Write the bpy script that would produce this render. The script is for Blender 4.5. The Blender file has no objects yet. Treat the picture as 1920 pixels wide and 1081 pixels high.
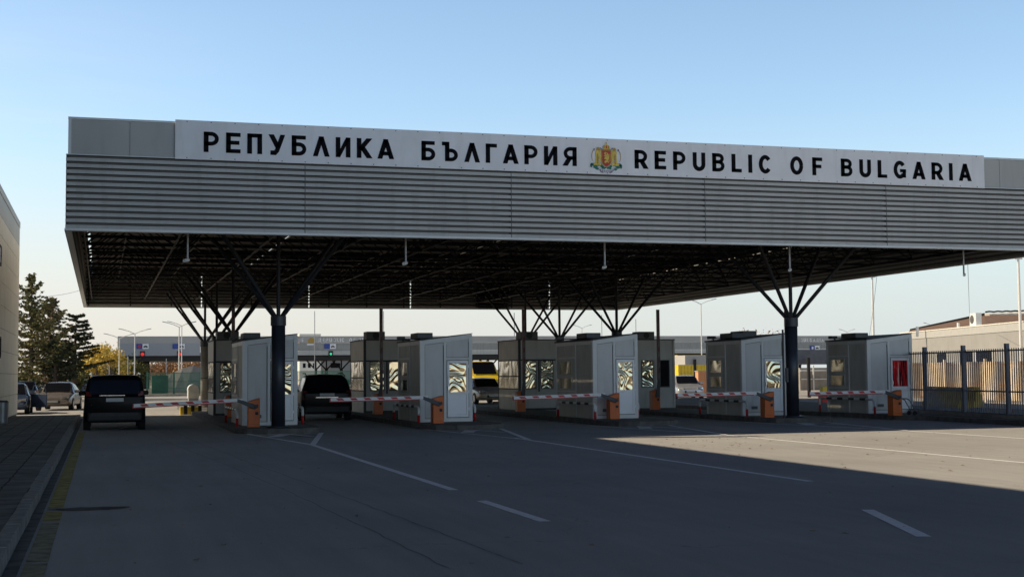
import bpy, bmesh, math, random
from mathutils import Vector, Matrix
random.seed(7)
C = bpy.context.scene.collection
sc = bpy.context.scene
PI = math.pi

# ------------------------------------------------------------------ camera
F, YAW, PITCH, ROLL, EYE = 2532.75, 0.2954017, 0.0628424, -0.0090636, 1.65
_f = Vector((math.sin(YAW)*math.cos(PITCH), math.cos(YAW)*math.cos(PITCH), math.sin(PITCH)))
_r = Vector((math.cos(YAW), -math.sin(YAW), 0)); _u = _r.cross(_f)
_r2 = _r*math.cos(ROLL)+_u*math.sin(ROLL); _u2 = -_r*math.sin(ROLL)+_u*math.cos(ROLL)
cam = bpy.data.cameras.new("camera"); co = bpy.data.objects.new("camera", cam); C.objects.link(co)
co.matrix_world = Matrix(((_r2.x,_u2.x,-_f.x,0),(_r2.y,_u2.y,-_f.y,0),(_r2.z,_u2.z,-_f.z,EYE),(0,0,0,1)))
cam.sensor_width = 36; cam.lens = F*36/1920; cam.clip_start = .1; cam.clip_end = 20000
sc.camera = co

def at(px, py, Y):
    """survey helper: a pixel of the photograph at ground distance Y -> world point"""
    v = _r2*((px-960)/F) - _u2*((py-540.5)/F) + _f
    t = Y/v.y
    return Vector((v.x*t, Y, v.z*t+EYE))
def atx(px, Y): return at(px, 700, Y).x

# ------------------------------------------------------------------ materials
def mat(name, col, rough=.6, metal=0., var=.12, vs=3., bump=0., bs=40., spec=.5, emis=None, dirt=0.):
    m = bpy.data.materials.new(name); m.use_nodes = True
    nt = m.node_tree; N = nt.nodes; L = nt.links; b = N['Principled BSDF']
    b.inputs['Roughness'].default_value = rough; b.inputs['Metallic'].default_value = metal
    b.inputs['Specular IOR Level'].default_value = spec
    tc = N.new('ShaderNodeTexCoord')
    nz = N.new('ShaderNodeTexNoise'); nz.inputs['Scale'].default_value = vs; nz.inputs['Detail'].default_value = 6
    L.new(tc.outputs['Object'], nz.inputs['Vector'])
    mr = N.new('ShaderNodeMapRange'); mr.inputs['From Min'].default_value = .3; mr.inputs['From Max'].default_value = .7
    mr.inputs['To Min'].default_value = 1-var; mr.inputs['To Max'].default_value = 1+var
    L.new(nz.outputs['Fac'], mr.inputs['Value'])
    mx = N.new('ShaderNodeVectorMath'); mx.operation = 'SCALE'
    mx.inputs[0].default_value = col[:3]; L.new(mr.outputs['Result'], mx.inputs['Scale'])
    out = mx.outputs[0]
    if dirt:
        n2 = N.new('ShaderNodeTexNoise'); n2.inputs['Scale'].default_value = 1.1; n2.inputs['Detail'].default_value = 8
        mp = N.new('ShaderNodeMapping'); mp.inputs['Scale'].default_value = (4, 4, .6)
        L.new(tc.outputs['Object'], mp.inputs[0]); L.new(mp.outputs[0], n2.inputs['Vector'])
        m2 = N.new('ShaderNodeMapRange'); m2.inputs['From Min'].default_value = .5; m2.inputs['From Max'].default_value = .75
        m2.inputs['To Max'].default_value = dirt
        L.new(n2.outputs['Fac'], m2.inputs['Value'])
        mm = N.new('ShaderNodeMix'); mm.data_type = 'RGBA'
        L.new(m2.outputs['Result'], mm.inputs['Factor']); L.new(out, mm.inputs['A'])
        mm.inputs['B'].default_value = (col[0]*.35, col[1]*.32, col[2]*.27, 1)
        out = mm.outputs['Result']
    L.new(out, b.inputs['Base Color'])
    if bump:
        n3 = N.new('ShaderNodeTexNoise'); n3.inputs['Scale'].default_value = bs; n3.inputs['Detail'].default_value = 4
        L.new(tc.outputs['Object'], n3.inputs['Vector'])
        bp = N.new('ShaderNodeBump'); bp.inputs['Strength'].default_value = bump; bp.inputs['Distance'].default_value = .01
        L.new(n3.outputs['Fac'], bp.inputs['Height']); L.new(bp.outputs[0], b.inputs['Normal'])
    if emis:
        b.inputs['Emission Color'].default_value = (*emis[0], 1); b.inputs['Emission Strength'].default_value = emis[1]
    return m

def asphalt_mat():
    m = bpy.data.materials.new('asphalt'); m.use_nodes = True
    nt = m.node_tree; N = nt.nodes; L = nt.links; b = N['Principled BSDF']
    tc = N.new('ShaderNodeTexCoord')
    def noise(s, d=8, stretch=(1,1,1), r=.6):
        mp = N.new('ShaderNodeMapping'); mp.inputs['Scale'].default_value = stretch; L.new(tc.outputs['Object'], mp.inputs[0])
        n = N.new('ShaderNodeTexNoise'); n.inputs['Scale'].default_value = s; n.inputs['Detail'].default_value = d
        n.inputs['Roughness'].default_value = r; L.new(mp.outputs[0], n.inputs['Vector']); return n.outputs['Fac']
    def rng(s, a, b_, lo, hi):
        r = N.new('ShaderNodeMapRange'); r.inputs['From Min'].default_value = a; r.inputs['From Max'].default_value = b_
        r.inputs['To Min'].default_value = lo; r.inputs['To Max'].default_value = hi; L.new(s, r.inputs['Value']); return r.outputs['Result']
    def mul(a, c):
        r = N.new('ShaderNodeMath'); r.operation = 'MULTIPLY'; L.new(a, r.inputs[0]); L.new(c, r.inputs[1]); return r.outputs[0]
    v = rng(noise(.25, 10), .3, .7, .88, 1.1)
    v = mul(v, rng(noise(90, 3), .3, .7, .72, 1.3))
    v = mul(v, rng(noise(1.2, 8, (3.0, .22, 1)), .3, .7, .92, 1.06))       # tyre wear along the lanes
    v = mul(v, rng(noise(2.2, 6, (1, 1, 1), .75), .67, .74, 1.0, .8))     # dark oil specks
    # hairline cracks
    vo = N.new('ShaderNodeTexVoronoi'); vo.feature = 'DISTANCE_TO_EDGE'; vo.inputs['Scale'].default_value = .13
    wn = N.new('ShaderNodeTexNoise'); wn.inputs['Scale'].default_value = .8; wn.inputs['Detail'].default_value = 8
    L.new(tc.outputs['Object'], wn.inputs['Vector'])
    ad = N.new('ShaderNodeMix'); ad.data_type = 'RGBA'; ad.inputs['Factor'].default_value = .62
    L.new(tc.outputs['Object'], ad.inputs['A']); L.new(wn.outputs['Color'], ad.inputs['B'])
    sc3 = N.new('ShaderNodeVectorMath'); sc3.operation = 'ADD'
    ws = N.new('ShaderNodeVectorMath'); ws.operation = 'SCALE'; ws.inputs['Scale'].default_value = 1.6
    L.new(wn.outputs['Color'], ws.inputs[0]); L.new(tc.outputs['Object'], sc3.inputs[0]); L.new(ws.outputs[0], sc3.inputs[1])
    L.new(sc3.outputs[0], vo.inputs['Vector'])
    v = mul(v, rng(vo.outputs['Distance'], .0003, .0016, .78, 1.0))
    mx = N.new('ShaderNodeVectorMath'); mx.operation = 'SCALE'; mx.inputs[0].default_value = ASPH
    L.new(v, mx.inputs['Scale']); L.new(mx.outputs[0], b.inputs['Base Color'])
    b.inputs['Roughness'].default_value = .9; b.inputs['Specular IOR Level'].default_value = .1
    bp = N.new('ShaderNodeBump'); bp.inputs['Strength'].default_value = .5; bp.inputs['Distance'].default_value = .008
    L.new(noise(110, 3), bp.inputs['Height']); L.new(bp.outputs[0], b.inputs['Normal'])
    return m
ASPH = (.43, .42, .405)

def paver_mat():
    m = mat('paving_slabs', (.12, .12, .115), .9, bump=.4, bs=60)
    nt = m.node_tree; N = nt.nodes; L = nt.links; b = N['Principled BSDF']
    tc = N.new('ShaderNodeTexCoord'); mp = N.new('ShaderNodeMapping'); mp.inputs['Rotation'].default_value = (0, 0, PI/2)
    L.new(tc.outputs['Object'], mp.inputs[0])
    br = N.new('ShaderNodeTexBrick'); br.offset = .5
    br.inputs['Color1'].default_value = (.17, .17, .16, 1); br.inputs['Color2'].default_value = (.125, .125, .12, 1)
    br.inputs['Mortar'].default_value = (.02, .02, .02, 1); br.inputs['Scale'].default_value = 1
    br.inputs['Brick Width'].default_value = .6; br.inputs['Row Height'].default_value = .42; br.inputs['Mortar Size'].default_value = .014
    n = N.new('ShaderNodeTexNoise'); n.inputs['Scale'].default_value = 3; n.inputs['Detail'].default_value = 8
    L.new(tc.outputs['Object'], n.inputs['Vector'])
    vm = N.new('ShaderNodeVectorMath'); vm.operation = 'ADD'; sv = N.new('ShaderNodeVectorMath'); sv.operation = 'SCALE'; sv.inputs['Scale'].default_value = .06
    L.new(n.outputs['Color'], sv.inputs[0]); L.new(mp.outputs[0], vm.inputs[0]); L.new(sv.outputs[0], vm.inputs[1])
    L.new(vm.outputs[0], br.inputs['Vector'])
    mr = N.new('ShaderNodeMapRange'); mr.inputs['From Min'].default_value = .3; mr.inputs['From Max'].default_value = .7
    mr.inputs['To Min'].default_value = .6; mr.inputs['To Max'].default_value = 1.25; L.new(n.outputs['Fac'], mr.inputs['Value'])
    s = N.new('ShaderNodeVectorMath'); s.operation = 'SCALE'; L.new(br.outputs['Color'], s.inputs[0]); L.new(mr.outputs['Result'], s.inputs['Scale'])
    L.new(s.outputs[0], b.inputs['Base Color'])
    return m

def mirror_mat(name, tint=(.58, .5, .34), scale=2.2, dist=.22, seed=0., rough=.03, freq=62):
    """reflective film on window glass: wavy, so that reflections break into bands"""
    m = bpy.data.materials.new(name); m.use_nodes = True
    nt = m.node_tree; N = nt.nodes; L = nt.links; b = N['Principled BSDF']
    b.inputs['Metallic'].default_value = 1; b.inputs['Roughness'].default_value = rough
    b.inputs['Base Color'].default_value = (*tint, 1)
    tc = N.new('ShaderNodeTexCoord'); mp = N.new('ShaderNodeMapping'); mp.inputs['Location'].default_value = (seed, seed*1.7, seed*.6)
    L.new(tc.outputs['Object'], mp.inputs[0])
    n = N.new('ShaderNodeTexNoise'); n.inputs['Scale'].default_value = scale; n.inputs['Detail'].default_value = 0
    n.inputs['Distortion'].default_value = .5
    L.new(mp.outputs[0], n.inputs['Vector'])
    # the film ripples: contour-like folds of a smooth field
    mu = N.new('ShaderNodeMath'); mu.operation = 'MULTIPLY'; mu.inputs[1].default_value = freq; L.new(n.outputs['Fac'], mu.inputs[0])
    sn = N.new('ShaderNodeMath'); sn.operation = 'SINE'; L.new(mu.outputs[0], sn.inputs[0])
    bp = N.new('ShaderNodeBump'); bp.inputs['Strength'].default_value = 1; bp.inputs['Distance'].default_value = dist*.016
    L.new(sn.outputs[0], bp.inputs['Height']); L.new(bp.outputs[0], b.inputs['Normal'])
    return m

M = {}
M['asphalt'] = asphalt_mat()
M['paver'] = paver_mat()
M['kerb'] = mat('kerb_stone', (.27, .265, .25), .9, var=.3, vs=6, bump=.5, dirt=.4)
M['island'] = mat('island_concrete', (.13, .125, .115), .9, var=.3, vs=4, bump=.5, dirt=.5)
M['earth'] = mat('dry_ground', (.2, .165, .12), .95, var=.3, vs=.08, bump=.3)
M['white_paint'] = mat('road_paint_white', (.95, .95, .95), .7, var=.1, vs=9, bump=.3, bs=90)
M['yellow_paint'] = mat('road_paint_yellow', (.33, .28, .08), .85, var=.5, vs=5, bump=.3, bs=90)
M['yellow_faded'] = mat('road_paint_yellow_worn', (.24,.225,.15), .9, var=.5, vs=6)
M['tar'] = mat('bitumen', (.018, .018, .018), .7, var=.3, vs=10)
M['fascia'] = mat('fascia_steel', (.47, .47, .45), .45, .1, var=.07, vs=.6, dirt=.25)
M['fascia_dark'] = mat('fascia_shade_joint', (.14, .135, .125), .6, var=.1, vs=1)  # rib shade painted into the recess colour; joint strips share it
M['fascia_flat'] = mat('fascia_flat_sheet', (.46, .455, .435), .5, .1, var=.06, vs=.6, dirt=.1)
M['trim'] = mat('trim_steel', (.6, .62, .62), .4, .2, var=.05)
M['sign_white'] = mat('sign_white', (.9, .9, .92), .45, var=.04, vs=1.5, dirt=.12)
M['black'] = mat('letter_black', (.01, .01, .013), .9, var=.05, spec=.1)
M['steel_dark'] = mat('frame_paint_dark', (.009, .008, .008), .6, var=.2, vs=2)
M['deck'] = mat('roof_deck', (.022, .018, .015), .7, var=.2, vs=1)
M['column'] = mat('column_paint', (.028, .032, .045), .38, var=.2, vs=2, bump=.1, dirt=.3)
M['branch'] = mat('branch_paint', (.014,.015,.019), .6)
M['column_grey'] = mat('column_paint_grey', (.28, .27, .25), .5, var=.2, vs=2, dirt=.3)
M['booth'] = mat('booth_panel', (.6, .595, .575), .45, var=.06, vs=1.2, dirt=.25)
M['booth_frame'] = mat('booth_frame', (.7, .7, .68), .38, var=.04, dirt=.08)
M['booth_side'] = mat('booth_side_panel', (.58, .555, .5), .5, var=.1, vs=1.2, dirt=.2)
M['rear_booth'] = mat('rear_booth_panel', (.48, .46, .42), .5, var=.08, vs=1.2, dirt=.25)
M['rear_beige'] = mat('rear_booth_beige', (.52, .47, .38), .5, var=.1, vs=2, dirt=.2)
M['rear_brown'] = mat('rear_booth_brown', (.32, .23, .15), .45, var=.15, vs=2, dirt=.2)
M['pvc'] = mat('door_white', (.9, .91, .92), .35, var=.03)
M['roof_dark'] = mat('roof_membrane', (.05, .05, .05), .7, var=.2)
M['unit_dark'] = mat('roof_unit', (.11, .11, .11), .6, var=.15)
M['grille'] = mat('grille_black', (.015, .015, .016), .6)
M['orange'] = mat('cabinet_orange', (.66, .13, .008), .42, var=.1, vs=3, dirt=.18)
M['arm_white'] = mat('arm_white', (.78, .78, .76), .4, var=.06, vs=4)
M['red'] = mat('stripe_red', (.55, .02, .02), .42, var=.1)
M['grey_metal'] = mat('bracket_grey', (.06, .065, .07), .5, .2)
M['white_metal'] = mat('pole_white', (.78, .78, .76), .4, var=.04)
M['galv'] = mat('galvanised', (.42, .43, .44), .45, .5, var=.1)
M['wall_cream'] = mat('cladding_cream', (.9, .85, .74), .5, var=.05, vs=.8, dirt=.12)
M['wall_top'] = mat('cladding_grey', (.50, .52, .50), .5, var=.05, vs=.8, dirt=.1)
M['glass_dark'] = mat('dark_glass', (.008, .009, .012), .1, var=.1, spec=.2)
M['car_black'] = mat('car_black', (.004, .0045, .006), .3, var=.1, spec=.16)
M['car_dark'] = mat('car_dark_blue', (.006, .007, .011), .3, var=.1, spec=.2)
M['car_grey'] = mat('car_grey', (.24, .21, .19), .25, .35)
M['car_blue'] = mat('car_blue', (.05, .075, .13), .22, .3)
M['car_silver'] = mat('car_silver', (.5, .52, .55), .25, .5)
M['car_white'] = mat('car_white', (.8, .8, .78), .25)
M['car_beige'] = mat('car_beige', (.5, .42, .32), .3, .2)
M['car_yellow'] = mat('vehicle_yellow', (.85, .6, .03), .35)
M['tyre'] = mat('tyre', (.01, .01, .01), .85)
M['rim'] = mat('rim', (.35, .35, .36), .35, .7)
M['tail'] = mat('tail_lamp', (.13, .006, .006), .3, spec=.2)
M['lamp'] = mat('head_lamp', (.75, .75, .72), .12, .5)
M['plate'] = mat('plate', (.5, .5, .5), .4)
M['chrome'] = mat('chrome', (.7, .7, .72), .15, 1.)
M['fence_dark'] = mat('fence_paint', (.12, .13, .16), .5, var=.15)
M['fence_cream'] = mat('fence_cream', (.75, .62, .46), .6, var=.15)
M['fence_orange'] = mat('fence_rail_rust', (.6, .28, .09), .6, var=.2)
M['fence_green'] = mat('fence_green', (.05, .2, .12), .5, var=.25, vs=1)
M['barrier_yellow'] = mat('concrete_yellow', (.42, .3, .05), .85, var=.25, vs=3, dirt=.3)
M['concrete'] = mat('concrete', (.34, .31, .27), .9, var=.15, vs=1.5, dirt=.3)
M['bldg_grey'] = mat('render_grey', (.34, .335, .32), .85, var=.06, vs=.7, dirt=.15)
M['bldg_band'] = mat('render_band', (.46, .46, .44), .8, var=.05)
M['roof_brown'] = mat('roof_brown', (.22, .14, .1), .8, var=.25, vs=2, dirt=.3)
M['bark'] = mat('bark', (.10, .07, .05), .95, var=.3, vs=8, bump=.5, bs=30)
M['far_face'] = mat('far_fascia', (.46, .45, .43), .6, var=.06, vs=.3)
M['far_face2'] = mat('far_fascia_low', (.38, .4, .43), .6, var=.06, vs=.3)
M['blue_sign'] = mat('sign_blue', (.02, .06, .35), .4)
M['lit_red'] = mat('signal_red', (.5, .01, .01), .4, emis=((1, .03, .03), .6))
M['lit_green'] = mat('signal_green', (.01, .3, .15), .4, emis=((.05, 1, .45), .6))
M['gold'] = mat('emblem_gold', (.78, .58, .09), .5, var=.2, vs=14)
M['gold_dark'] = mat('emblem_gold_dark', (.5, .3, .05), .5, var=.2, vs=14)
M['emb_red'] = mat('emblem_red', (.55, .035, .02), .5, var=.2, vs=14)
M['emb_green'] = mat('emblem_green', (.02, .2, .13), .5, var=.2, vs=14)
M['emb_white'] = mat('emblem_ribbon', (.62, .60, .66), .5)
M['emb_grey'] = mat('emblem_outline', (.26, .22, .30), .5)
M['orange_panel'] = mat('orange_panel', (.75, .35, .17), .6, var=.06)
M['hill'] = mat('hill_scrub', (.13, .135, .14), 1, var=.25, vs=.01)
M['skin'] = mat('dust', (.3, .24, .18), .9)
M['leaf_litter'] = mat('dry_leaf', (.34, .27, .19), .8, var=.4, vs=.5)
M['film'] = [mirror_mat('window_film', seed=i*3.1, scale=s, dist=d) for i, (s, d) in enumerate([(1.5, .26), (1.4, .24), (1.6, .25), (1.5, .27), (1.7, .26), (1.5, .25), (1.4, .22), (1.3, .24)])]
M['film_soft'] = mirror_mat('window_film_soft', (.42, .38, .28), .8, .2, 4.4, .12, 22)
M['red_reflection'] = None

def foliage_mat(name, c1, c2):
    m = bpy.data.materials.new(name); m.use_nodes = True
    nt = m.node_tree; N = nt.nodes; L = nt.links; b = N['Principled BSDF']; b.inputs['Roughness'].default_value = .7
    b.inputs['Specular IOR Level'].default_value = .2
    g = N.new('ShaderNodeNewGeometry'); r = N.new('ShaderNodeValToRGB')
    r.color_ramp.elements[0].color = (*c1, 1); r.color_ramp.elements[1].color = (*c2, 1)
    L.new(g.outputs['Random Per Island'], r.inputs[0]); L.new(r.outputs[0], b.inputs['Base Color'])
    return m
M['fir'] = foliage_mat('fir_needles', (.08, .085, .035), (.3, .27, .11))
M['fir_dark'] = foliage_mat('cedar_needles', (.03, .04, .024), (.11, .12, .06))
M['fir_brown'] = foliage_mat('dry_fir_needles', (.11, .09, .05), (.3, .23, .13))
M['leaf_yellow'] = foliage_mat('yellow_leaves', (.5, .36, .06), (.85, .64, .16))
M['leaf_green'] = foliage_mat('olive_leaves', (.06, .07, .025), (.17, .16, .05))
M['leaf_orange'] = foliage_mat('bare_orange_twigs', (.22, .12, .06), (.42, .24, .12))

# ------------------------------------------------------------------ mesh builder
class MB:
    def __init__(s): s.v = []; s.f = []; s.m = []; s.k = 0; s.T = None
    def q(s, pts, k=None):
        n = len(s.v)
        for p in pts:
            p = Vector(p)
            if s.T is not None: p = s.T @ p
            s.v.append(p)
        s.f.append(tuple(range(n, n+len(pts)))); s.m.append(s.k if k is None else k)
    def box(s, x0, x1, y0, y1, z0, z1, k=None):
        P = [(x0,y0,z0),(x1,y0,z0),(x1,y1,z0),(x0,y1,z0),(x0,y0,z1),(x1,y0,z1),(x1,y1,z1),(x0,y1,z1)]
        s.hexa(P, k)
    def hexa(s, P, k=None):
        n = len(s.v)
        for p in P:
            p = Vector(p)
            if s.T is not None: p = s.T @ p
            s.v.append(p)
        for a in ((0,3,2,1),(4,5,6,7),(0,1,5,4),(1,2,6,5),(2,3,7,6),(3,0,4,7)):
            s.f.append(tuple(n+i for i in a)); s.m.append(s.k if k is None else k)
    def tube(s, a, b, r, n=8, r2=None, k=None, caps=True):
        a = Vector(a); b = Vector(b); d = (b-a)
        if d.length < 1e-6: return
        z = d.normalized(); x = z.orthogonal().normalized(); y = z.cross(x); r2 = r if r2 is None else r2
        i0 = len(s.v)
        for c, rr in ((a, r), (b, r2)):
            for i in range(n):
                t = 2*PI*i/n; p = c+(x*math.cos(t)+y*math.sin(t))*rr
                if s.T is not None: p = s.T @ p
                s.v.append(p)
        for i in range(n):
            j = (i+1) % n; s.f.append((i0+i, i0+j, i0+n+j, i0+n+i)); s.m.append(s.k if k is None else k)
        if caps:
            s.f.append(tuple(i0+i for i in reversed(range(n)))); s.m.append(s.k if k is None else k)
            s.f.append(tuple(i0+n+i for i in range(n))); s.m.append(s.k if k is None else k)
    def path(s, pts, r, n=6, k=None):
        for i in range(len(pts)-1): s.tube(pts[i], pts[i+1], r, n, k=k)
    def build(s, name, mats, parent=None, bevel=0, smooth=False, loc=None):
        me = bpy.data.meshes.new(name); me.from_pydata([tuple(p) for p in s.v], [], s.f)
        if not isinstance(mats, (list, tuple)): mats = [mats]
        for m in mats: me.materials.append(m)
        for p, k in zip(me.polygons, s.m): p.material_index = min(k, len(mats)-1)
        me.update()
        if smooth:
            for p in me.polygons: p.use_smooth = True
        o = bpy.data.objects.new(name, me); C.objects.link(o)
        if parent: o.parent = parent
        if loc: o.location = loc
        if bevel:
            b = o.modifiers.new('bevel', 'BEVEL'); b.width = bevel; b.segments = 2; b.limit_method = 'ANGLE'
        return o

def tag(o, label=None, cat=None, group=None, kind=None):
    if label: o['label'] = label
    if cat: o['category'] = cat
    if group: o['group'] = group
    if kind: o['kind'] = kind
    return o
def thing(name, label, cat, loc=(0,0,0), rz=0, group=None):
    o = bpy.data.objects.new(name, None); o.empty_display_size = .3; C.objects.link(o)
    o.location = loc; o.rotation_euler = (0,0,rz); return tag(o, label, cat, group)
def copy_tree(o, parent=None):
    c = o.copy(); C.objects.link(c); c.parent = parent
    for ch in list(o.children): copy_tree(ch, c)
    return c
def struct(o): o['kind'] = 'structure'; return o

# ------------------------------------------------------------------ world and sun
SUN = Vector((-1.42, .43, 1.0)).normalized()
elev = math.asin(SUN.z); azim = math.atan2(SUN.x, SUN.y)
w = bpy.data.worlds.new("World"); sc.world = w; w.use_nodes = True
nt = w.node_tree; N = nt.nodes; L = nt.links; bg = N['Background']
sky = N.new('ShaderNodeTexSky'); sky.sky_type = 'NISHITA'; sky.sun_disc = False
sky.sun_elevation = elev; sky.sun_rotation = azim
sky.air_density = 1.0; sky.dust_density = .6; sky.ozone_density = 1.6
tc = N.new('ShaderNodeTexCoord'); sx = N.new('ShaderNodeSeparateXYZ'); L.new(tc.outputs['Generated'], sx.inputs[0])
# thin cirrus streaks, denser towards the left
mp = N.new('ShaderNodeMapping'); mp.inputs['Scale'].default_value = (1.2, 1.2, 13); mp.inputs['Rotation'].default_value = (.05, -.09, 0)
L.new(tc.outputs['Generated'], mp.inputs[0])
cn = N.new('ShaderNodeTexNoise'); cn.inputs['Scale'].default_value = 2.2; cn.inputs['Detail'].default_value = 9; cn.inputs['Roughness'].default_value = .55
L.new(mp.outputs[0], cn.inputs['Vector'])
cr = N.new('ShaderNodeMapRange'); cr.inputs['From Min'].default_value = .42; cr.inputs['From Max'].default_value = .72; L.new(cn.outputs['Fac'], cr.inputs['Value'])
lx = N.new('ShaderNodeMapRange'); lx.inputs['From Min'].default_value = .12; lx.inputs['From Max'].default_value = -.12
lx.inputs['To Min'].default_value = .0; lx.inputs['To Max'].default_value = .5
L.new(sx.outputs['X'], lx.inputs['Value'])
cz = N.new('ShaderNodeMapRange'); cz.inputs['From Min'].default_value = .12; cz.inputs['From Max'].default_value = .25
cz.inputs['To Min'].default_value = 1.4; cz.inputs['To Max'].default_value = .25; L.new(sx.outputs['Z'], cz.inputs['Value'])
c0 = N.new('ShaderNodeMath'); c0.operation = 'MULTIPLY'; L.new(cr.outputs[0], c0.inputs[0]); L.new(cz.outputs[0], c0.inputs[1])
cm = N.new('ShaderNodeMath'); cm.operation = 'MULTIPLY'; L.new(c0.outputs[0], cm.inputs[0]); L.new(lx.outputs[0], cm.inputs[1]); cm.use_clamp = True
# haze towards the horizon
hz = N.new('ShaderNodeMapRange'); hz.inputs['From Min'].default_value = .0; hz.inputs['From Max'].default_value = .2
hz.inputs['To Min'].default_value = .92; hz.inputs['To Max'].default_value = 0; hz.interpolation_type = 'SMOOTHSTEP'
L.new(sx.outputs['Z'], hz.inputs['Value'])
mh = N.new('ShaderNodeMix'); mh.data_type = 'RGBA'; L.new(hz.outputs[0], mh.inputs['Factor']); gz = N.new('ShaderNodeMapRange'); gz.inputs['From Min'].default_value = .27; gz.inputs['From Max'].default_value = .36
gz.inputs['To Min'].default_value = 1.95; gz.inputs['To Max'].default_value = .095; L.new(sx.outputs['Z'], gz.inputs['Value'])
gm = N.new('ShaderNodeVectorMath'); gm.operation = 'SCALE'; L.new(sky.outputs[0], gm.inputs[0]); L.new(gz.outputs[0], gm.inputs['Scale'])
gt = N.new('ShaderNodeVectorMath'); gt.operation = 'MULTIPLY'; L.new(gm.outputs[0], gt.inputs[0]); tm = N.new('ShaderNodeMapRange'); tm.inputs['From Min'].default_value = .27; tm.inputs['From Max'].default_value = .36; L.new(sx.outputs['Z'], tm.inputs['Value'])
tx = N.new('ShaderNodeMix'); tx.data_type = 'RGBA'; L.new(tm.outputs[0], tx.inputs['Factor']); tx.inputs['A'].default_value = (1.0, 1.02, 1.0, 1); tx.inputs['B'].default_value = (.5, .85, 1.6, 1); L.new(tx.outputs['Result'], gt.inputs[1])
L.new(gt.outputs[0], mh.inputs['A'])
HAZE = (8.6, 8.3, 8.1); CLOUD = (8.4, 8.6, 9.0)
hx_ = N.new('ShaderNodeMapRange'); hx_.inputs['From Min'].default_value = -.12; hx_.inputs['From Max'].default_value = .6; L.new(sx.outputs['X'], hx_.inputs['Value'])
hm = N.new('ShaderNodeMix'); hm.data_type = 'RGBA'; L.new(hx_.outputs[0], hm.inputs['Factor']); hm.inputs['A'].default_value = (8.5, 7.75, 7.0, 1); hm.inputs['B'].default_value = (6.6, 7.3, 7.6, 1)
L.new(hm.outputs['Result'], mh.inputs['B'])
# horizon behind the camera boosted as added fill for camera-facing walls
bk = N.new('ShaderNodeMapRange'); bk.inputs['From Min'].default_value = -.45; bk.inputs['From Max'].default_value = -.85
bk.inputs['To Min'].default_value = 1; bk.inputs['To Max'].default_value = 1.6; L.new(sx.outputs['Y'], bk.inputs['Value'])
# sky dimmed at both sides, out of view, to deepen the ground shade
ax = N.new('ShaderNodeMath'); ax.operation = 'ABSOLUTE'; L.new(sx.outputs['X'], ax.inputs[0])
sd = N.new('ShaderNodeMapRange'); sd.inputs['From Min'].default_value = .68; sd.inputs['From Max'].default_value = .85
sd.inputs['To Min'].default_value = 1; sd.inputs['To Max'].default_value = .3; L.new(ax.outputs[0], sd.inputs['Value'])
bm2 = N.new('ShaderNodeMath'); bm2.operation = 'MULTIPLY'; L.new(bk.outputs[0], bm2.inputs[0]); L.new(sd.outputs[0], bm2.inputs[1])
mc = N.new('ShaderNodeMix'); mc.data_type = 'RGBA'; L.new(cm.outputs[0], mc.inputs['Factor']); L.new(mh.outputs['Result'], mc.inputs['A'])
mc.inputs['B'].default_value = (*CLOUD, 1)
bs_ = N.new('ShaderNodeVectorMath'); bs_.operation = 'SCALE'; L.new(mc.outputs['Result'], bs_.inputs[0]); L.new(bm2.outputs[0], bs_.inputs['Scale']); L.new(bs_.outputs[0], bg.inputs['Color']); bg.inputs['Strength'].default_value = .1
sun = bpy.data.lights.new('sun', 'SUN'); so = bpy.data.objects.new('sun', sun); C.objects.link(so)
sun.energy = 5; sun.angle = math.radians(.5); sun.color = (1, .84, .62)
so.rotation_euler = SUN.to_track_quat('Z', 'Y').to_euler()
sc.view_settings.view_transform = 'Standard'; sc.view_settings.look = 'None'; sc.view_settings.exposure = 0

# ------------------------------------------------------------------ ground
b = MB(); b.q([(-4000,-4000,-.008),(4000,-4000,-.008),(4000,6000,-.008),(-4000,6000,-.008)]); struct(b.build('ground', M['earth']))
b = MB(); b.q([(-60,-60,0),(120,-60,0),(120,260,0),(-60,260,0)]); struct(b.build('road', M['asphalt']))
b = MB(); b.box(-12,-.93,-30,58,-.05,.14); struct(b.build('pavement', M['paver']))
b = MB()
y = -30
while y < 57.5:
    j = random.uniform(-.008,.008); b.box(-.93+j,-.78+j,y,y+.98,-.05,.145+random.uniform(-.007,.007)); y += 1
struct(b.build('kerb', M['kerb'], bevel=.012))
b = MB(); y = 3.
for (y0, y1) in ((6, 12.9), (13.0, 16.4), (16.6, 17.75), (18.2, 43)):
    n = max(1, int((y1-y0)/.8))
    for i in range(n):
        ya = y0+(y1-y0)*i/n; yb = y0+(y1-y0)*(i+1)/n; j = random.uniform(-.012,.012)
        b.q([(-.63,ya,.004),(-.44+j*.3,ya,.004),(-.44+j*.3,yb,.004),(-.63,yb,.004)], 0 if ya > 16.5 else 1)
struct(b.build('yellow_edge_line', [M['yellow_paint'], M['yellow_faded']]))
M['gutter'] = mat('gutter_dirt', (.13,.127,.12), .95, var=.5, vs=4)
b = MB(); b.q([(-.78,-30,.0025),(-.66,-30,.0025),(-.66,57,.0025),(-.78,57,.0025)]); struct(b.build('gutter', M['gutter']))
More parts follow.
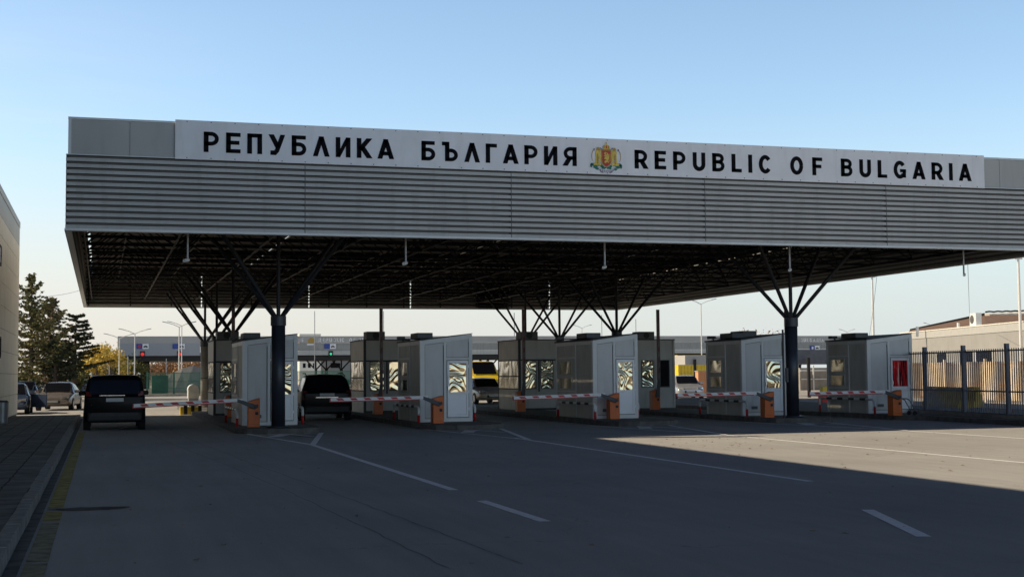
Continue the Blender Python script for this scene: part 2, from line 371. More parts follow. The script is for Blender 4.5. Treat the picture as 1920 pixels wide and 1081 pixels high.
# gutter dirt and the sunken drain patch
b = MB(); pts = []
for i in range(28):
    t = 2*PI*i/28; r = 1+.16*random.uniform(-1,1)
    pts.append((-.12+.46*math.cos(t)*r, 17.95+.22*math.sin(t)*r, .0065))
b.q(pts); struct(b.build('sunken_tar_patch', M['tar']))
def line(b, p, q, wd, z=.004):
    p = Vector((*p,0)); q = Vector((*q,0)); d = (q-p).normalized(); n = Vector((-d.y,d.x,0))*wd/2; zz = Vector((0,0,z))
    b.q([p-n+zz, q-n+zz, q+n+zz, p+n+zz])
def mark(name, pts, wd, z=.004):
    b = MB()
    for i in range(len(pts)-1): line(b, pts[i], pts[i+1], wd, z+.0004*i)
    return struct(b.build(name, M['white_paint']))
mark('lane_line', [(4.83,18.8),(4.83,32.3)], .14)
mark('lane_line', [(10.18,18.2),(10.18,33.4)], .13)
mark('lane_line', [(15.6,14.5),(15.6,33.2)], .12)
mark('lane_line', [(21.0,16),(21.0,33.4)], .12)
mark('lane_line', [(26.4,20),(26.4,30.0)], .12)
mark('lane_dash', [(4.76,14.45),(4.76,17.1)], .14)
mark('lane_dash', [(8.72,14.25),(7.82,11.75)], .15)
for i, X in enumerate((4.83,10.2,15.6,21.0)):
    mark('gore_marking', [(X,32.2),(X-.95,40.0)], .13, .0085)
    mark('gore_marking', [(X,32.25),(X+1.25,38.9)], .15, .0125)
    mark('gore_chevron', [(X-.42,36.6),(X+.17,38.3)], .38, .0165)
    mark('gore_chevron', [(X+.17,38.2),(X+.62,36.4)], .16, .0205)
b = MB()
for path in ([(1.0,52),(1.6,36),(2.25,26),(2.55,20),(2.75,15),(2.85,11)], [(1.9,52),(2.3,36),(2.75,26),(3.1,20),(3.35,15),(3.55,11)]):
    P = []
    for i in range(len(path)-1):
        for k in range(12):
            t = k/12; P.append((path[i][0]*(1-t)+path[i+1][0]*t+random.uniform(-.02,.02), path[i][1]*(1-t)+path[i+1][1]*t))
    for i in range(len(P)-1): line(b, P[i], P[i+1], .014, .003)
M['seam'] = mat('seam_filler', (.2,.195,.19), .9, var=.4, vs=3)
struct(b.build('road_seam', M['seam']))
b = MB()
for i in range(420):
    if i < 260: x = random.uniform(0,24); y = random.uniform(11,36)
    else: x = random.gauss(13.5,2.2); y = random.gauss(28.5,2.2)
    s = random.uniform(.015,.05); a = random.uniform(0,PI); c, d = math.cos(a)*s, math.sin(a)*s
    z = .01; h = random.uniform(0,.02)
    b.q([(x-c,y-d,z),(x+d*.6,y-c*.6,z+h),(x+c,y+d,z),(x-d*.6,y+c*.6,z+h*.5)])
tag(b.build('leaf_litter', M['leaf_litter']), 'small dry leaves and grit scattered over the asphalt', 'litter', kind='stuff')

# hills
for (Y, px0, px1, hpx, seed) in ((2600,150,620,34,1),(3400,380,1100,26,4)):
    b = MB(); n = 60; rs = random.Random(seed); top = []
    for i in range(n+1):
        t = i/n; px = px0+(px1-px0)*t
        h = hpx*(math.sin(PI*t)**.6)*(.75+.18*math.sin(t*9+seed)+.07*math.sin(t*31))
        p = at(px, 703-h, Y); top.append(p)
    for i in range(n):
        a, c = top[i], top[i+1]
        b.q([(a.x,a.y-300,-1),(c.x,c.y-300,-1),(c.x,c.y,c.z),(a.x,a.y,a.z)])
        b.q([(a.x,a.y,a.z),(c.x,c.y,c.z),(c.x,c.y+900,-1),(a.x,a.y+900,-1)])
    struct(b.build('hills', M['hill']))

# ------------------------------------------------------------------ glyphs
def stroke(b, pts, t, T):
    """flat stroked polyline in glyph space (x,z), T maps (x,z) to world, slightly extruded"""
    P = []
    for p in pts:
        p = Vector((p[0],p[1]))
        if not P or (p-P[-1]).length > 1e-4: P.append(p)
    L_, R_ = [], []
    for i, p in enumerate(P):
        d0 = (P[i]-P[i-1]).normalized() if i else (P[1]-P[0]).normalized()
        d1 = (P[i+1]-P[i]).normalized() if i < len(P)-1 else d0
        n0 = Vector((-d0.y,d0.x)); n1 = Vector((-d1.y,d1.x)); n = (n0+n1)
        n = n.normalized() if n.length > 1e-4 else n0
        k = t/2/max(.35, n.dot(n0)); v = n*k
        if i in (0, len(P)-1) and len(P) < 6 and (p.y < .001 or p.y > .999):
            d_ = d1 if i == 0 else d0
            if abs(d_.y) > .4 and abs(d_.x) > .01: v = Vector((math.copysign(t/2/abs(d_.y), n0.x), 0))     # level cut on slanted ends
        L_.append(p+v); R_.append(p-v)
    for i in range(len(P)-1):
        f = [T(L_[i],1),T(R_[i],1),T(R_[i+1],1),T(L_[i+1],1)]; g = [T(L_[i],0),T(R_[i],0),T(R_[i+1],0),T(L_[i+1],0)]
        b.hexa([g[0],g[1],g[2],g[3],f[0],f[1],f[2],f[3]])
def arc(cx, cy, rx, ry, a0, a1, n=14):
    return [(cx+rx*math.cos(math.radians(a0+(a1-a0)*i/n)), cy+ry*math.sin(math.radians(a0+(a1-a0)*i/n))) for i in range(n+1)]
def glyph(ch, w, t=.19):
    h = t/2; S = []; st = .23; g = st/2
    def bowl(x0,x1,y0,y1,mirror=False):
        r = (y1-y0)/2; rx = min(r*1.15, (x1-x0)*.6)
        p = [(x0,y1)]+arc(x1-rx,(y0+y1)/2,rx,r,90,-90)+[(x0,y0)]
        return [(w-x,y) for x,y in p] if mirror else p
    V = lambda x: ([(x,0),(x,1)], st)
    H = lambda y, x0, x1: ([(x0,y),(x1,y)], t)
    if ch in 'PРR': S = [V(g), (bowl(0,w-g,.42,1-h), t)]
    if ch == 'R': S.append(([(w*.5,.46),(w-g*.75,0)], st*1.05))
    if ch == 'Я': S = [V(w-g), (bowl(0,w-g,.42,1-h,True), t), ([(w*.5,.46),(g*.75,0)], st*1.05)]
    if ch in 'EЕ': S = [V(g), H(h,0,w), H(.51,0,w*.92), H(1-h,0,w)]
    if ch == 'F': S = [V(g), H(.5,0,w*.9), H(1-h,0,w)]
    if ch == 'Г': S = [V(g), H(1-h,0,w)]
    if ch == 'П': S = [V(g), V(w-g), H(1-h,0,w)]
    if ch == 'У': S = [([(g,1),(w*.55,.38)], st), ([(w-g,1),(w*.5,.2),(w*.38,.09),(.08,h)], st*.95)]
    if ch == 'Б': S = [V(g), H(1-h,0,w*.94), (bowl(0,w-g,h,.56), t)]
    if ch == 'B': S = [V(g), (bowl(0,w-g,h,.53), t), (bowl(0,w-g*1.3,.53,1-h), t)]
    if ch == 'Ъ': S = [V(w*.32), H(1-h,0,w*.36), (bowl(w*.3,w-g,h,.56), t)]
    if ch in 'ЛΛ': S = [([(g*.9,0),(w/2+.01,1)], st), ([(w-g*.9,0),(w/2-.01,1)], st)]
    if ch in 'AА': S = [([(g*.9,0),(w/2+.01,1)], st), ([(w-g*.9,0),(w/2-.01,1)], st), H(.27,w*.22,w*.78)]
    if ch == 'И': S = [V(g), V(w-g), ([(g,0),(w-g,1)], st*.8)]
    if ch in 'KК': S = [V(g), ([(w-g*.9,1),(g*1.4,.42)], st*1.0), ([(w*.36,.56),(w-g*.8,0)], st*1.05)]
    if ch == 'L': S = [V(g), H(h,0,w)]
    if ch == 'I': S = [V(w/2)]
    if ch == 'U': S = [([(g,1),(g,.36)]+arc(w/2,.36,w/2-g,.36-h,180,360)+[(w-g,.36),(w-g,1)], st*.97)]
    if ch == 'O': S = [(arc(w/2,.5,w/2-g,.5-h,0,360,28), st*.95)]
    if ch in 'CG': S = [(arc(w/2,.5,w/2-g,.5-h,38,322,22), st*.95)]
    if ch == 'G': S += [([(w-g,.5),(w-g,.06)], st*.9), ([(w*.52,.45),(w,.45)], t*.9)]
    return S
WID = dict(I=.215, L=.6, F=.62, Г=.6, E=.66, Е=.7, Ъ=.86, A=.82, А=.82, Л=.8, O=.8, C=.78, G=.8, У=.8, И=.74, П=.72)
def word(txt, x0, x1, z0, hgt, Yf, mat_, parent, depth=.03, name='letter'):
    ws = [WID.get(c,.74)*hgt for c in txt]; gap = ((x1-x0)-sum(ws))/max(1,len(txt)-1); x = x0
    for c, w_ in zip(txt, ws):
        b = MB(); X0 = x
        T = lambda p, k: Vector((X0+p[0]*hgt, Yf-(depth if k else 0), z0+p[1]*hgt))
        for pts, t in glyph(c, w_/hgt): stroke(b, pts, t, T)
        b.build(name, mat_, parent); x += w_+gap

# ------------------------------------------------------------------ main canopy
XL, XR, YF, YB = -.907, 29.7, 36.1, 75.9
ZB, ZM, ZT = 5.393, 7.339, 8.329
can = thing('checkpoint_canopy', 'huge flat canopy over the border booths with ribbed grey fascia and bilingual sign', 'canopy', (14.4, 56, 0))
CP = Matrix.Translation(-Vector((14.4,56,0)))
def cb():
    b = MB(); b.T = CP; return b
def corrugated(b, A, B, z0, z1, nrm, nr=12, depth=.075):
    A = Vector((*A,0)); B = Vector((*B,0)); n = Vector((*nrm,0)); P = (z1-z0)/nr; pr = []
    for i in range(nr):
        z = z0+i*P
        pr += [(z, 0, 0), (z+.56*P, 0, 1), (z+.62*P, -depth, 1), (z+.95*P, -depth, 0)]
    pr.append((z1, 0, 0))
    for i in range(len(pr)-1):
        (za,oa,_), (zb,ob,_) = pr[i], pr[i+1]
        k = 0 if (oa == 0 and ob == 0) else 1  # recess faces take the colour that carries the painted rib shade
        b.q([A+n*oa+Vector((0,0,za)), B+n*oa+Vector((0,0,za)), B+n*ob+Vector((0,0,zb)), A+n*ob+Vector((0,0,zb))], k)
# front, in five sheets with joints
joints = [XL, 5.2, 10.99, 16.94, 23.02, XR]
b = cb()
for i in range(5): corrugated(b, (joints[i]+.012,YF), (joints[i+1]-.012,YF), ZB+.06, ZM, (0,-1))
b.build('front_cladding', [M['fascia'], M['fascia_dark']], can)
b = cb()
for x in joints[1:-1]: b.box(x-.011,x+.011,YF-.004,YF+.05,ZB+.06,ZM)
b.box(XL,XR,YF+.12,YF+.16,ZB+.1,ZM+.02)
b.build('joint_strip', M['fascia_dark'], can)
b = cb(); b.box(XL-.02,XR+.02,YF-.025,YF+.2,ZB,ZB+.058); b.box(XL-.02,XL+.15,YF+.21,YB-.02,ZB,ZB+.058); b.box(XR-.15,XR+.02,YF+.21,YB-.02,ZB,ZB+.058); b.box(XL-.02,XR+.02,YB-.015,YB+.06,ZB,ZB+.058)
b.build('edge_trim', M['trim'], can)
# rear and side walls of the canopy box
for nm, A, B, nrm in (('side_cladding',(XL,YF+.01),(XL,YB),(-1,0)), ('side_cladding',(XR,YF+.01),(XR,YB),(1,0))):
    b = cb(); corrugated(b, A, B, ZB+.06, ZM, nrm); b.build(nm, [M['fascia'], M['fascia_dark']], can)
b = cb()
rj = [XL]+[atx(p,YB) for p in (377,579,770,954)]+[21.0,25.4,XR]
for i in range(len(rj)-1): corrugated(b, (rj[i]+.03,YB), (rj[i+1]-.03,YB), ZB+.06, ZM+.5, (0,1))
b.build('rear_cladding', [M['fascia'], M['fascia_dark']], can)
# upper plain band
b = cb()
seams = [XL+.06,.66,3.2,5.9]+[5.9+2.66*i for i in range(1,9)]+[XR-.04]
for i in range(len(seams)-1): b.box(seams[i]+.006,seams[i+1]-.006,YF+.05,YF+.12,ZM+.03,ZT-.06)
b.box(XL+.1,XR-.1,YF+.121,YF+.15,ZM+.03,ZT-.06)
b.build('upper_band', M['fascia_flat'], can)
b = cb(); b.box(XL+.04,XR-.04,YF+.03,YF+.16,ZT-.055,ZT); b.box(XL+.045,XL+.12,YF+.035,YF+.13,ZM+.03,ZT-.058); b.box(XL,XR,YF+.0,YF+.2,ZM+.003,ZM+.025)
b.box(XL+.05,XL+.12,YF+.17,YB,ZM+.03,ZT); b.box(XR-.12,XR-.05,YF+.17,YB,ZM+.03,ZT)
b.build('cap_trim', M['trim'], can)
# deck with four narrow skylight slots
slots = [-.5, 7.15, 15.9, 24.2]; sw = .05
b = cb(); xs = XL+.1
for s in slots+[None]:
    x1 = (s-sw) if s is not None else XR-.1
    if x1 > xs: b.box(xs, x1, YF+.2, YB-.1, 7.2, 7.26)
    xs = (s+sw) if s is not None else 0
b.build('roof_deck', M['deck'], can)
b = cb(); y = YF+1
while y < YB-.3: b.box(XL+.1,XR-.1,y,y+.08,7.11,7.19); y += 2.6
b.build('purlins', M['steel_dark'], can)
# space frame
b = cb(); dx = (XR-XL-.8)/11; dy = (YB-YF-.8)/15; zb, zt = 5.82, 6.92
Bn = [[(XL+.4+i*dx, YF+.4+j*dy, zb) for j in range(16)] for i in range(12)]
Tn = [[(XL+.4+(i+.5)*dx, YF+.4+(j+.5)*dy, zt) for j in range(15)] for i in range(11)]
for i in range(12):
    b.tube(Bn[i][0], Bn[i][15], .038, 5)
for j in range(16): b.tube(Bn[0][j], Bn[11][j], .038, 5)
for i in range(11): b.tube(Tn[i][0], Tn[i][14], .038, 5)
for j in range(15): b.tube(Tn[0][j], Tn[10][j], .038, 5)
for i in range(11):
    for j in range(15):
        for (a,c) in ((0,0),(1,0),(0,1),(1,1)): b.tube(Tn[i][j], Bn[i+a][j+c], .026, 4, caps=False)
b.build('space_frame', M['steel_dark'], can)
# perimeter beam inside
b = cb()
for z in (5.6, 6.3, 6.98):
    b.box(XL+.1,XR-.1,YB-.24,YB-.16,z,z+.07); b.box(XL+.09,XL+.14,YF+.2,YB-.3,z,z+.07)
n = 14
for i in range(n+1):
    x = XL+.2+(XR-XL-.5)*i/n; b.box(x,x+.07,YB-.32,YB-.25,ZB+.07,7.18)
b.build('edge_beam', M['deck'], can)
# tree columns
cols = [(4.93,39.6),(21.58,39.6),(4.9,53.4),(21.1,54.0),(4.9,61.2),(21.12,61.6),(4.85,67.6),(21.1,67.0)]
for (x, y) in cols:
    b = cb(); b.tube((x,y,.15),(x,y,3.12),.2,24); b.tube((x,y,.15),(x,y,.2),.33,24)
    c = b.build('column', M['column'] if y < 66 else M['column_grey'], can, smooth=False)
    for p in c.data.polygons: p.use_smooth = len(p.vertices) == 4
    b = cb(); b.tube((x,y,3.1),(x,y,3.38),.226,24); b.build('cap', M['column'], c); b = cb(); b.tube((x,y,1.55),(x,y,1.58),.208,24); b.build('collar', M['column'], c)
    for (sx_, sy_) in ((-1,-1),(1,-1),(-1,1),(1,1)):
        b = cb(); b.tube((x+.06*sx_,y+.06*sy_,3.3),(x+1.8*sx_,y+1.25*sy_,5.75),.062 if y < 45 else .055,10); b.build('branch', M['branch'], c)
    b = cb(); b.tube((x,y,3.3),(x,y,5.85),.06,10); b.build('branch', M['branch'], c)
    if y < 45 and x > 10:
        b = cb(); b.tube((x-.34,y-.05,.15),(x-.34,y-.05,3.0),.035,8); b.box(x-.27,x-.2,y-.12,y-.02,1.3,1.75); b.build('cable_box', M['column'], c)
# sign
b = cb(); b.box(1.8,26.56,YF-.03,YF+.028,ZM-.01,ZT+.035)
sign = b.build('sign_panel', M['sign_white'], can, bevel=.01); sign['label'] = 'long white sign panel with black Cyrillic and Latin lettering'
b = MB()
def sg(txt, x0, x1):
    # glyphs are built in world space and moved into the canopy's frame
    n0 = set(sign.children); word(txt, x0, x1, 7.535, .54, YF-.0305, M['black'], sign, .014)
    for o in sign.children:
        if o not in n0: o.data.transform(CP)
sg('РЕПУБЛИКА', 2.53, 7.62); sg('БЪЛГАРИЯ', 8.4, 12.94); sg('REPUBLIC', 14.72, 19.12); sg('OF', 19.74, 20.82); sg('BULGARIA', 21.46, 26.07)
# fixing screws, part of the panel's surface
b = cb()
x = 2.1
while x < 26.5:
    for z in (ZM+.03, ZT-.005): b.box(x-.012,x+.012,YF-.036,YF-.0305,z-.012,z+.012)
    x += .62
sm_ = b.build('screw_dots', M['grey_metal']); sign.data.materials.append(M['grey_metal'])
bm1 = bmesh.new(); bm1.from_mesh(sign.data); nf0 = len(bm1.faces); bm1.from_mesh(sm_.data); bm1.faces.ensure_lookup_table()
for f_ in bm1.faces[nf0:]: f_.material_index = 1
bm1.to_mesh(sign.data); bm1.free(); bpy.data.objects.remove(sm_); sign.modifiers.clear()
# coat of arms
em = MB(); em.T = CP; EX, EZ, ES = 13.84, 7.37, .86
def ep(pts, k, lay): em.q([(EX+x*ES, YF-.032-.003*lay, EZ+z*ES) for x, z in pts], k)
def ell(cx, cz, rx, rz, k, lay, n=14, wob=0):
    rs = random.Random(int(cx*1000+cz*77)); ep([(cx+rx*math.cos(2*PI*i/n)*(1+wob*rs.uniform(-1,1)), cz+rz*math.sin(2*PI*i/n)*(1+wob*rs.uniform(-1,1))) for i in range(n)], k, lay)
# 0 gold 1 dark gold 2 red 3 green 4 ribbon 5 outline
ep([(-.46,.28),(-.34,.12),(-.12,.02),(0,0),(.12,.02),(.34,.12),(.46,.28),(.34,.24),(.12,.12),(0,.1),(-.12,.12),(-.34,.24)], 4, 1)
for k_ in range(9):
    a = -.3+.075*k_; z = .035+.9*a*a*.8; ep([(a,z),(a+.035,z+.004),(a+.03,z+.05),(a+.005,z+.048)], 5, 2)
for s in (-1, 1):
    ep([(s*.27,.13),(s*.2,.015),(s*.1,-.01),(s*.12,.04),(s*.2,.07)], 5, 3)
    for (cx, cz, rx, rz) in ((.47,.28,.075,.05),(.4,.2,.08,.05),(.53,.23,.05,.07),(.33,.13,.06,.04),(.26,.28,.09,.05),(.1,.17,.09,.045),(.16,.22,.06,.04)):
        ell(s*cx, cz, rx, rz, 3, 4, 11, .3)
    # lion: body, mane, legs, tail
    ep([(s*.17,.30),(s*.2,.55),(s*.2,.72),(s*.26,.82),(s*.33,.80),(s*.38,.7),(s*.37,.5),(s*.39,.36),(s*.46,.30),(s*.44,.25),(s*.3,.26),(s*.2,.24)], 0, 5)
    ell(s*.29,.80,.055,.06,1,6,10,.15); ep([(s*.22,.5),(s*.17,.52),(s*.15,.6),(s*.18,.61),(s*.24,.55)], 0, 6)
    ep([(s*.23,.68),(s*.15,.74),(s*.15,.79),(s*.24,.75)], 0, 6)
    ep([(s*.29,.3),(s*.33,.3),(s*.34,.6),(s*.3,.66),(s*.27,.5)], 1, 7)
    ell(s*.26,.42,.03,.022,4,8); ell(s*.22,.33,.03,.03,4,8)
    tl = arc(.42,.55,.085,.2,-80,100,12)
    for i in range(12):
        (x0,z0),(x1,z1) = tl[i],tl[i+1]; ep([(s*x0,z0),(s*x1,z1),(s*(x1+.02),z1+.01),(s*(x0+.02),z0+.01)], 1, 5)
    ell(s*.43,.77,.03,.035,5,6,9,.3)
ep([(-.17,.76),(-.17,.36),(-.12,.26),(0,.19),(.12,.26),(.17,.36),(.17,.76)], 1, 9)
ep([(-.15,.74),(-.15,.37),(-.1,.28),(0,.22),(.1,.28),(.15,.37),(.15,.74)], 2, 10)
ep([(-.06,.32),(.02,.36),(.09,.33),(.06,.42),(.1,.5),(.09,.6),(.03,.68),(-.04,.70),(-.09,.66),(-.05,.6),(-.11,.56),(-.04,.54),(-.1,.46),(-.02,.46),(-.08,.38)], 0, 11)
ep([(.1,.38),(.13,.5),(.11,.62),(.125,.66),(.14,.5),(.12,.37)], 0, 11); ell(.0,.65,.03,.02,2,12); ell(-.03,.44,.03,.015,2,12)
ep([(-.13,.78),(-.11,.88),(-.06,.94),(0,.97),(.06,.94),(.11,.88),(.13,.78)], 0, 11)
for s in (-1,1): ell(s*.075,.87,.032,.05,1,12); ep([(s*.13,.78),(s*.23,.86),(s*.24,.82),(s*.14,.75)], 5, 10)
ell(0,.87,.028,.055,2,12); ep([(-.13,.76),(-.13,.80),(.13,.80),(.13,.76)], 1, 13)
ep([(-.01,.96),(-.01,1.03),(.01,1.03),(.01,.96)], 1, 12); ep([(-.03,.99),(-.03,1.005),(.03,1.005),(.03,.99)], 1, 13)
e = em.build('coat_of_arms', [M['gold'],M['gold_dark'],M['emb_red'],M['emb_green'],M['emb_white'],M['emb_grey']], sign)
e['label'] = 'coat of arms with two gold lions beside a red shield under a crown'

# camera poles hanging under the front edge
hx = [(2.19,4.76),(8.15,4.77),(14.11,4.75),(20.16,4.75),(26.36,4.68)]
names = ['leftmost hanging camera pole under the canopy front, above the first lane','hanging camera pole second from left, above the lane beside the black car','middle hanging camera pole, below the gap after the coat of arms','hanging camera pole just left of the tall right-hand column','rightmost hanging camera pole, seen against the sky']
for (x, z), nm in zip(hx, names):
    t = thing('hanging_camera', nm, 'camera pole', (x, 37, z), 0, 'camera poles hung under the canopy edge')
    b = MB(); b.tube((0,0,.02),(0,0,1.05),.028,10); b.build('pole', M['galv'], t)
    b = MB(); b.tube((.02,0,.0),(-.1,-.16,-.04),.045,10); b.build('camera_head', M['white_metal'], t)

# ------------------------------------------------------------------ traffic islands
bx = [(4.13,5.76),(9.65,11.32),(15.45,17.0),(20.83,22.45),(25.67,27.45)]
isl_lab = ['concrete traffic island under the first booth and left column','concrete traffic island under the second front booth','concrete traffic island under the middle front booth','concrete traffic island under the booth beside the right-hand column','concrete kerb island under the last booth by the fence']
for i, (a, c) in enumerate(bx):
    b = MB(); x0, x1 = a-.4, c+.42
    if i == 4: x1 = 33
    fr = 38.7 if i < 4 else 38.2; pts = []
    if i < 4: pts = [(x0,71),(x0,fr+1.2),(x0+.25,fr+.35),(x0+.8,fr),(x1-.6,fr),(x1-.15,fr+.4),(x1,fr+1.3),(x1,71)]
    else: pts = [(x0,71),(x0,39.6),(x0+.4,39),(25.9,38.4),(25.55,33),(25.3,26),(33,26),(33,71)]
    n = len(pts)
    b.q([(x,y,.15) for x,y in pts][::-1])
    for k in range(n):
        p, q = pts[k], pts[(k+1)%n]; b.q([(p[0],p[1],-.02),(p[0],p[1],.15),(q[0],q[1],.15),(q[0],q[1],-.02)])
    tag(b.build('traffic_island', M['island']), isl_lab[i], 'traffic island', 'traffic islands between the lanes')

# ------------------------------------------------------------------ booths
def painted_red_reflection():  # reflection painted as plain red and white pane colour
    m = bpy.data.materials.new('red_reflection_paint'); m.use_nodes = True
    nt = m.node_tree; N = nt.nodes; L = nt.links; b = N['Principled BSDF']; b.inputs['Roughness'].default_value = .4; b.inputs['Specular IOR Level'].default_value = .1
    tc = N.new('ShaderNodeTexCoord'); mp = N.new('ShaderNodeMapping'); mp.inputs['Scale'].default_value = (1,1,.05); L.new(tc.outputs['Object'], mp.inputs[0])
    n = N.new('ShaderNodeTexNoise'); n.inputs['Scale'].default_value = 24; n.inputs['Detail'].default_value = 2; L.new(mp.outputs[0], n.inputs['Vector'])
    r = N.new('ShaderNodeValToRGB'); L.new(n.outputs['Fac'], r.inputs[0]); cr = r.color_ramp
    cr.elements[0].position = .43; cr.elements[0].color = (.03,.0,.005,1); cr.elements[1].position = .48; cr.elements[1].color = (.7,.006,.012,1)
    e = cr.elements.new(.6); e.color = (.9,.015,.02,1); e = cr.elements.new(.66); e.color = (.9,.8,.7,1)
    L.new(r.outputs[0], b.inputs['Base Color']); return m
M['red_reflection'] = painted_red_reflection(); M['gasket'] = mat('gasket_grey', (.1,.105,.11), .7)

def front_booth(i, a, c, label):
    W = c-a; Lb = (3.5,3.3,3.75,2.8,2.75)[i]; s1_ = .44*Lb; wa_, wb_ = .545*Lb, .91*Lb; HL = 2.56; HR = 2.77 if i else 2.76; t = thing('control_booth', label, 'booth', (a,41.7,.15), 0, 'front row of control booths')
    # walls: prism with mono-pitch top
    b = MB(); b.hexa([(0,0,0),(W,0,0),(W,Lb,0),(0,Lb,0),(0,0,HL),(W,0,HR),(W,Lb,HR),(0,Lb,HL)])
    for k in range(2, 6): pass
    wl = b.build('wall', [M['booth'], M['booth_side']], t)
    for p in wl.data.polygons:
        if abs(p.normal.x) > .9: p.material_index = 1
    # frame bars standing proud on the front
    f = MB(); P = .025
    zt = lambda x: HL+(HR-HL)*x/W
    def fb(x0,x1,z0,z1): f.box(x0,x1,-P,-.001,z0,z1)
    def fbt(x0,x1,d): f.hexa([(x0,-P,zt(x0)-d),(x1,-P,zt(x1)-d),(x1,-.001,zt(x1)-d),(x0,-.001,zt(x0)-d),(x0,-P,zt(x0)),(x1,-P,zt(x1)),(x1,-.001,zt(x1)),(x0,-.001,zt(x0))])
    fb(-.02,.13,0,zt(0)-.002); fbt(.132,W-.102,.14); fb(W-.1,W+.015,0,zt(W)-.012); fb(.45*W,.5*W,.0,zt(.45*W)-.15); fb(.502*W,W-.102,1.95,2.02); fb(.132,.448*W,0,.1); fb(.502*W,W-.102,0,.12)
    # side frame
    s = .022
    for (y0,y1,z0,z1) in ((-.0,.1,0,HL-.003),(Lb-.1,Lb,0,HL-.003),(s1_,s1_+.06,0,HL-.13),(.102,s1_-.002,HL-.12,HL-.003),(s1_+.062,Lb-.102,HL-.12,HL-.003),(s1_+.062,Lb-.102,.85,.9),(s1_+.062,Lb-.102,1.99,2.05)):
        f.box(-s,-.001,y0,y1,z0,z1)
    def ln(x0,x1,z0,z1): f.box(x0,x1,-.008,-.0005,z0,z1,1)
    ln(.131,.143,.1,2.4); ln(.436*W,.449*W,.1,2.4); ln(.501*W,.501*W+.012,2.03,2.44); ln(W-.114,W-.101,2.03,2.52); ln(.502*W+.013,W-.115,2.021,2.035); ln(.144,.435*W,.101,.115)
    ln(.502*W,.515*W-.001,.12,1.94); ln(.93*W+.001,W-.101,.12,1.94); ln(.516*W,.929*W,.121,.139); ln(.516*W,.929*W,1.931,1.949)
    f.hexa([(.145,-.008,zt(.145)-.155),(.434*W,-.008,zt(.434*W)-.155),(.434*W,-.001,zt(.434*W)-.155),(.145,-.001,zt(.145)-.155),(.145,-.008,zt(.145)-.142),(.434*W,-.008,zt(.434*W)-.142),(.434*W,-.001,zt(.434*W)-.142),(.145,-.001,zt(.145)-.142)],1)
    f.build('frame', [M['booth_frame'], M['gasket']], t)
    # door
    d = MB(); x0, x1 = .515*W, .93*W; dp = .035
    for (xa,xb,za,zb_) in ((x0,x0+.07,.14,1.93),(x1-.07,x1,.14,1.93),(x0+.071,x1-.071,1.84,1.93),(x0+.071,x1-.071,.14,.23),(x0+.071,x1-.071,.86,.93)):
        d.box(xa,xb,-dp,-.002,za,zb_)
    d.box(x0+.071,x1-.071,-.018,-.003,.231,.859)
    dr = d.build('door', M['pvc'], t, bevel=.006)
    g = MB(); g.box(x0+.071,x1-.071,-.014,-.004,.931,1.839); pn = g.build('pane', M['film'][i] if i < 4 else M['red_reflection'], dr)
    if i == 4: pn['label'] = 'door pane painted with a red and white reflection'
    h = MB(); h.box(x0+.02,x0+.05,-.075,-.036,1.0,1.12); h.build('handle', M['chrome'], dr)
    h = MB()
    for z in (.35,.9,1.7): h.box(x1-.012,x1+.018,-.052,-.036,z,z+.09)
    h.build('hinge', M['pvc'], dr)
    # side windows facing the lane
    for (z0,z1) in ((1.42,1.94),(.93,1.37)):
        wv = MB()
        for (ya,yb_,za,zb_) in ((wa_,wb_,z0,z0+.045),(wa_,wb_,z1-.045,z1),(wa_,wa_+.05,z0+.046,z1-.046),(wb_-.05,wb_,z0+.046,z1-.046)): wv.box(-.03,-.001,ya,yb_,za,zb_)
        wo = wv.build('window', M['booth_side'], t)
        g = MB(); g.box(-.012,-.002,wa_+.051,wb_-.051,z0+.047,z1-.047); g.build('pane', M['film_soft'], wo)
    v_ = MB(); v_.box(.2*W,.34*W,-.012,-.001,.22,.32); v_.build('vent', M['unit_dark'], t)
    v_ = MB(); v_.box(.16,.42*W,-.006,-.001,.101,.16); v_.build('skirting', M['booth_side'], t)
    # roof sheet, roof unit, flood light
    r = MB(); o_ = .05; r.hexa([(-o_,-o_,HL+.003),(W+.02,-o_,HR+.006),(W+.02,Lb+o_,HR+.006),(-o_,Lb+o_,HL+.003),(-o_,-o_,HL+.045),(W+.02,-o_,HR+.03),(W+.02,Lb+o_,HR+.03),(-o_,Lb+o_,HL+.045)])
    r.build('roof', M['roof_dark'], t)
    u = MB(); u.box(.1,.62,.9,1.9,HL+.1,HL+.28); uo = u.build('roof_unit', M['unit_dark'], t, bevel=.02)
    if i == 3:
        u = MB(); u.box(.66,1.2,1.2,2.2,HL+.14,HL+.36); u.build('roof_unit', M['unit_dark'], t, bevel=.02)
    u = MB(); u.tube((.05,Lb-.6,HL+.03),(.0,Lb-.5,HL+.13),.025,8); u.tube((.02,Lb-.55,HL+.13),(.4,1.6,HL+.09),.02,6)
    u.box(-.14,.1,Lb-.6,Lb-.36,HL+.1,HL+.21); u.build('flood_light', M['unit_dark'], t, bevel=.03)
    return t
flab = ['grey control booth behind the left dark column, first from left','grey control booth with zebra-like reflections in its door, second from left','grey control booth with ring-like reflections in its door, middle of the front row','grey control booth partly hidden by the right-hand dark column','grey control booth with a red reflection painted on its door, by the fence']
for i, (a, c) in enumerate(bx): front_booth(i, a, c, flab[i])

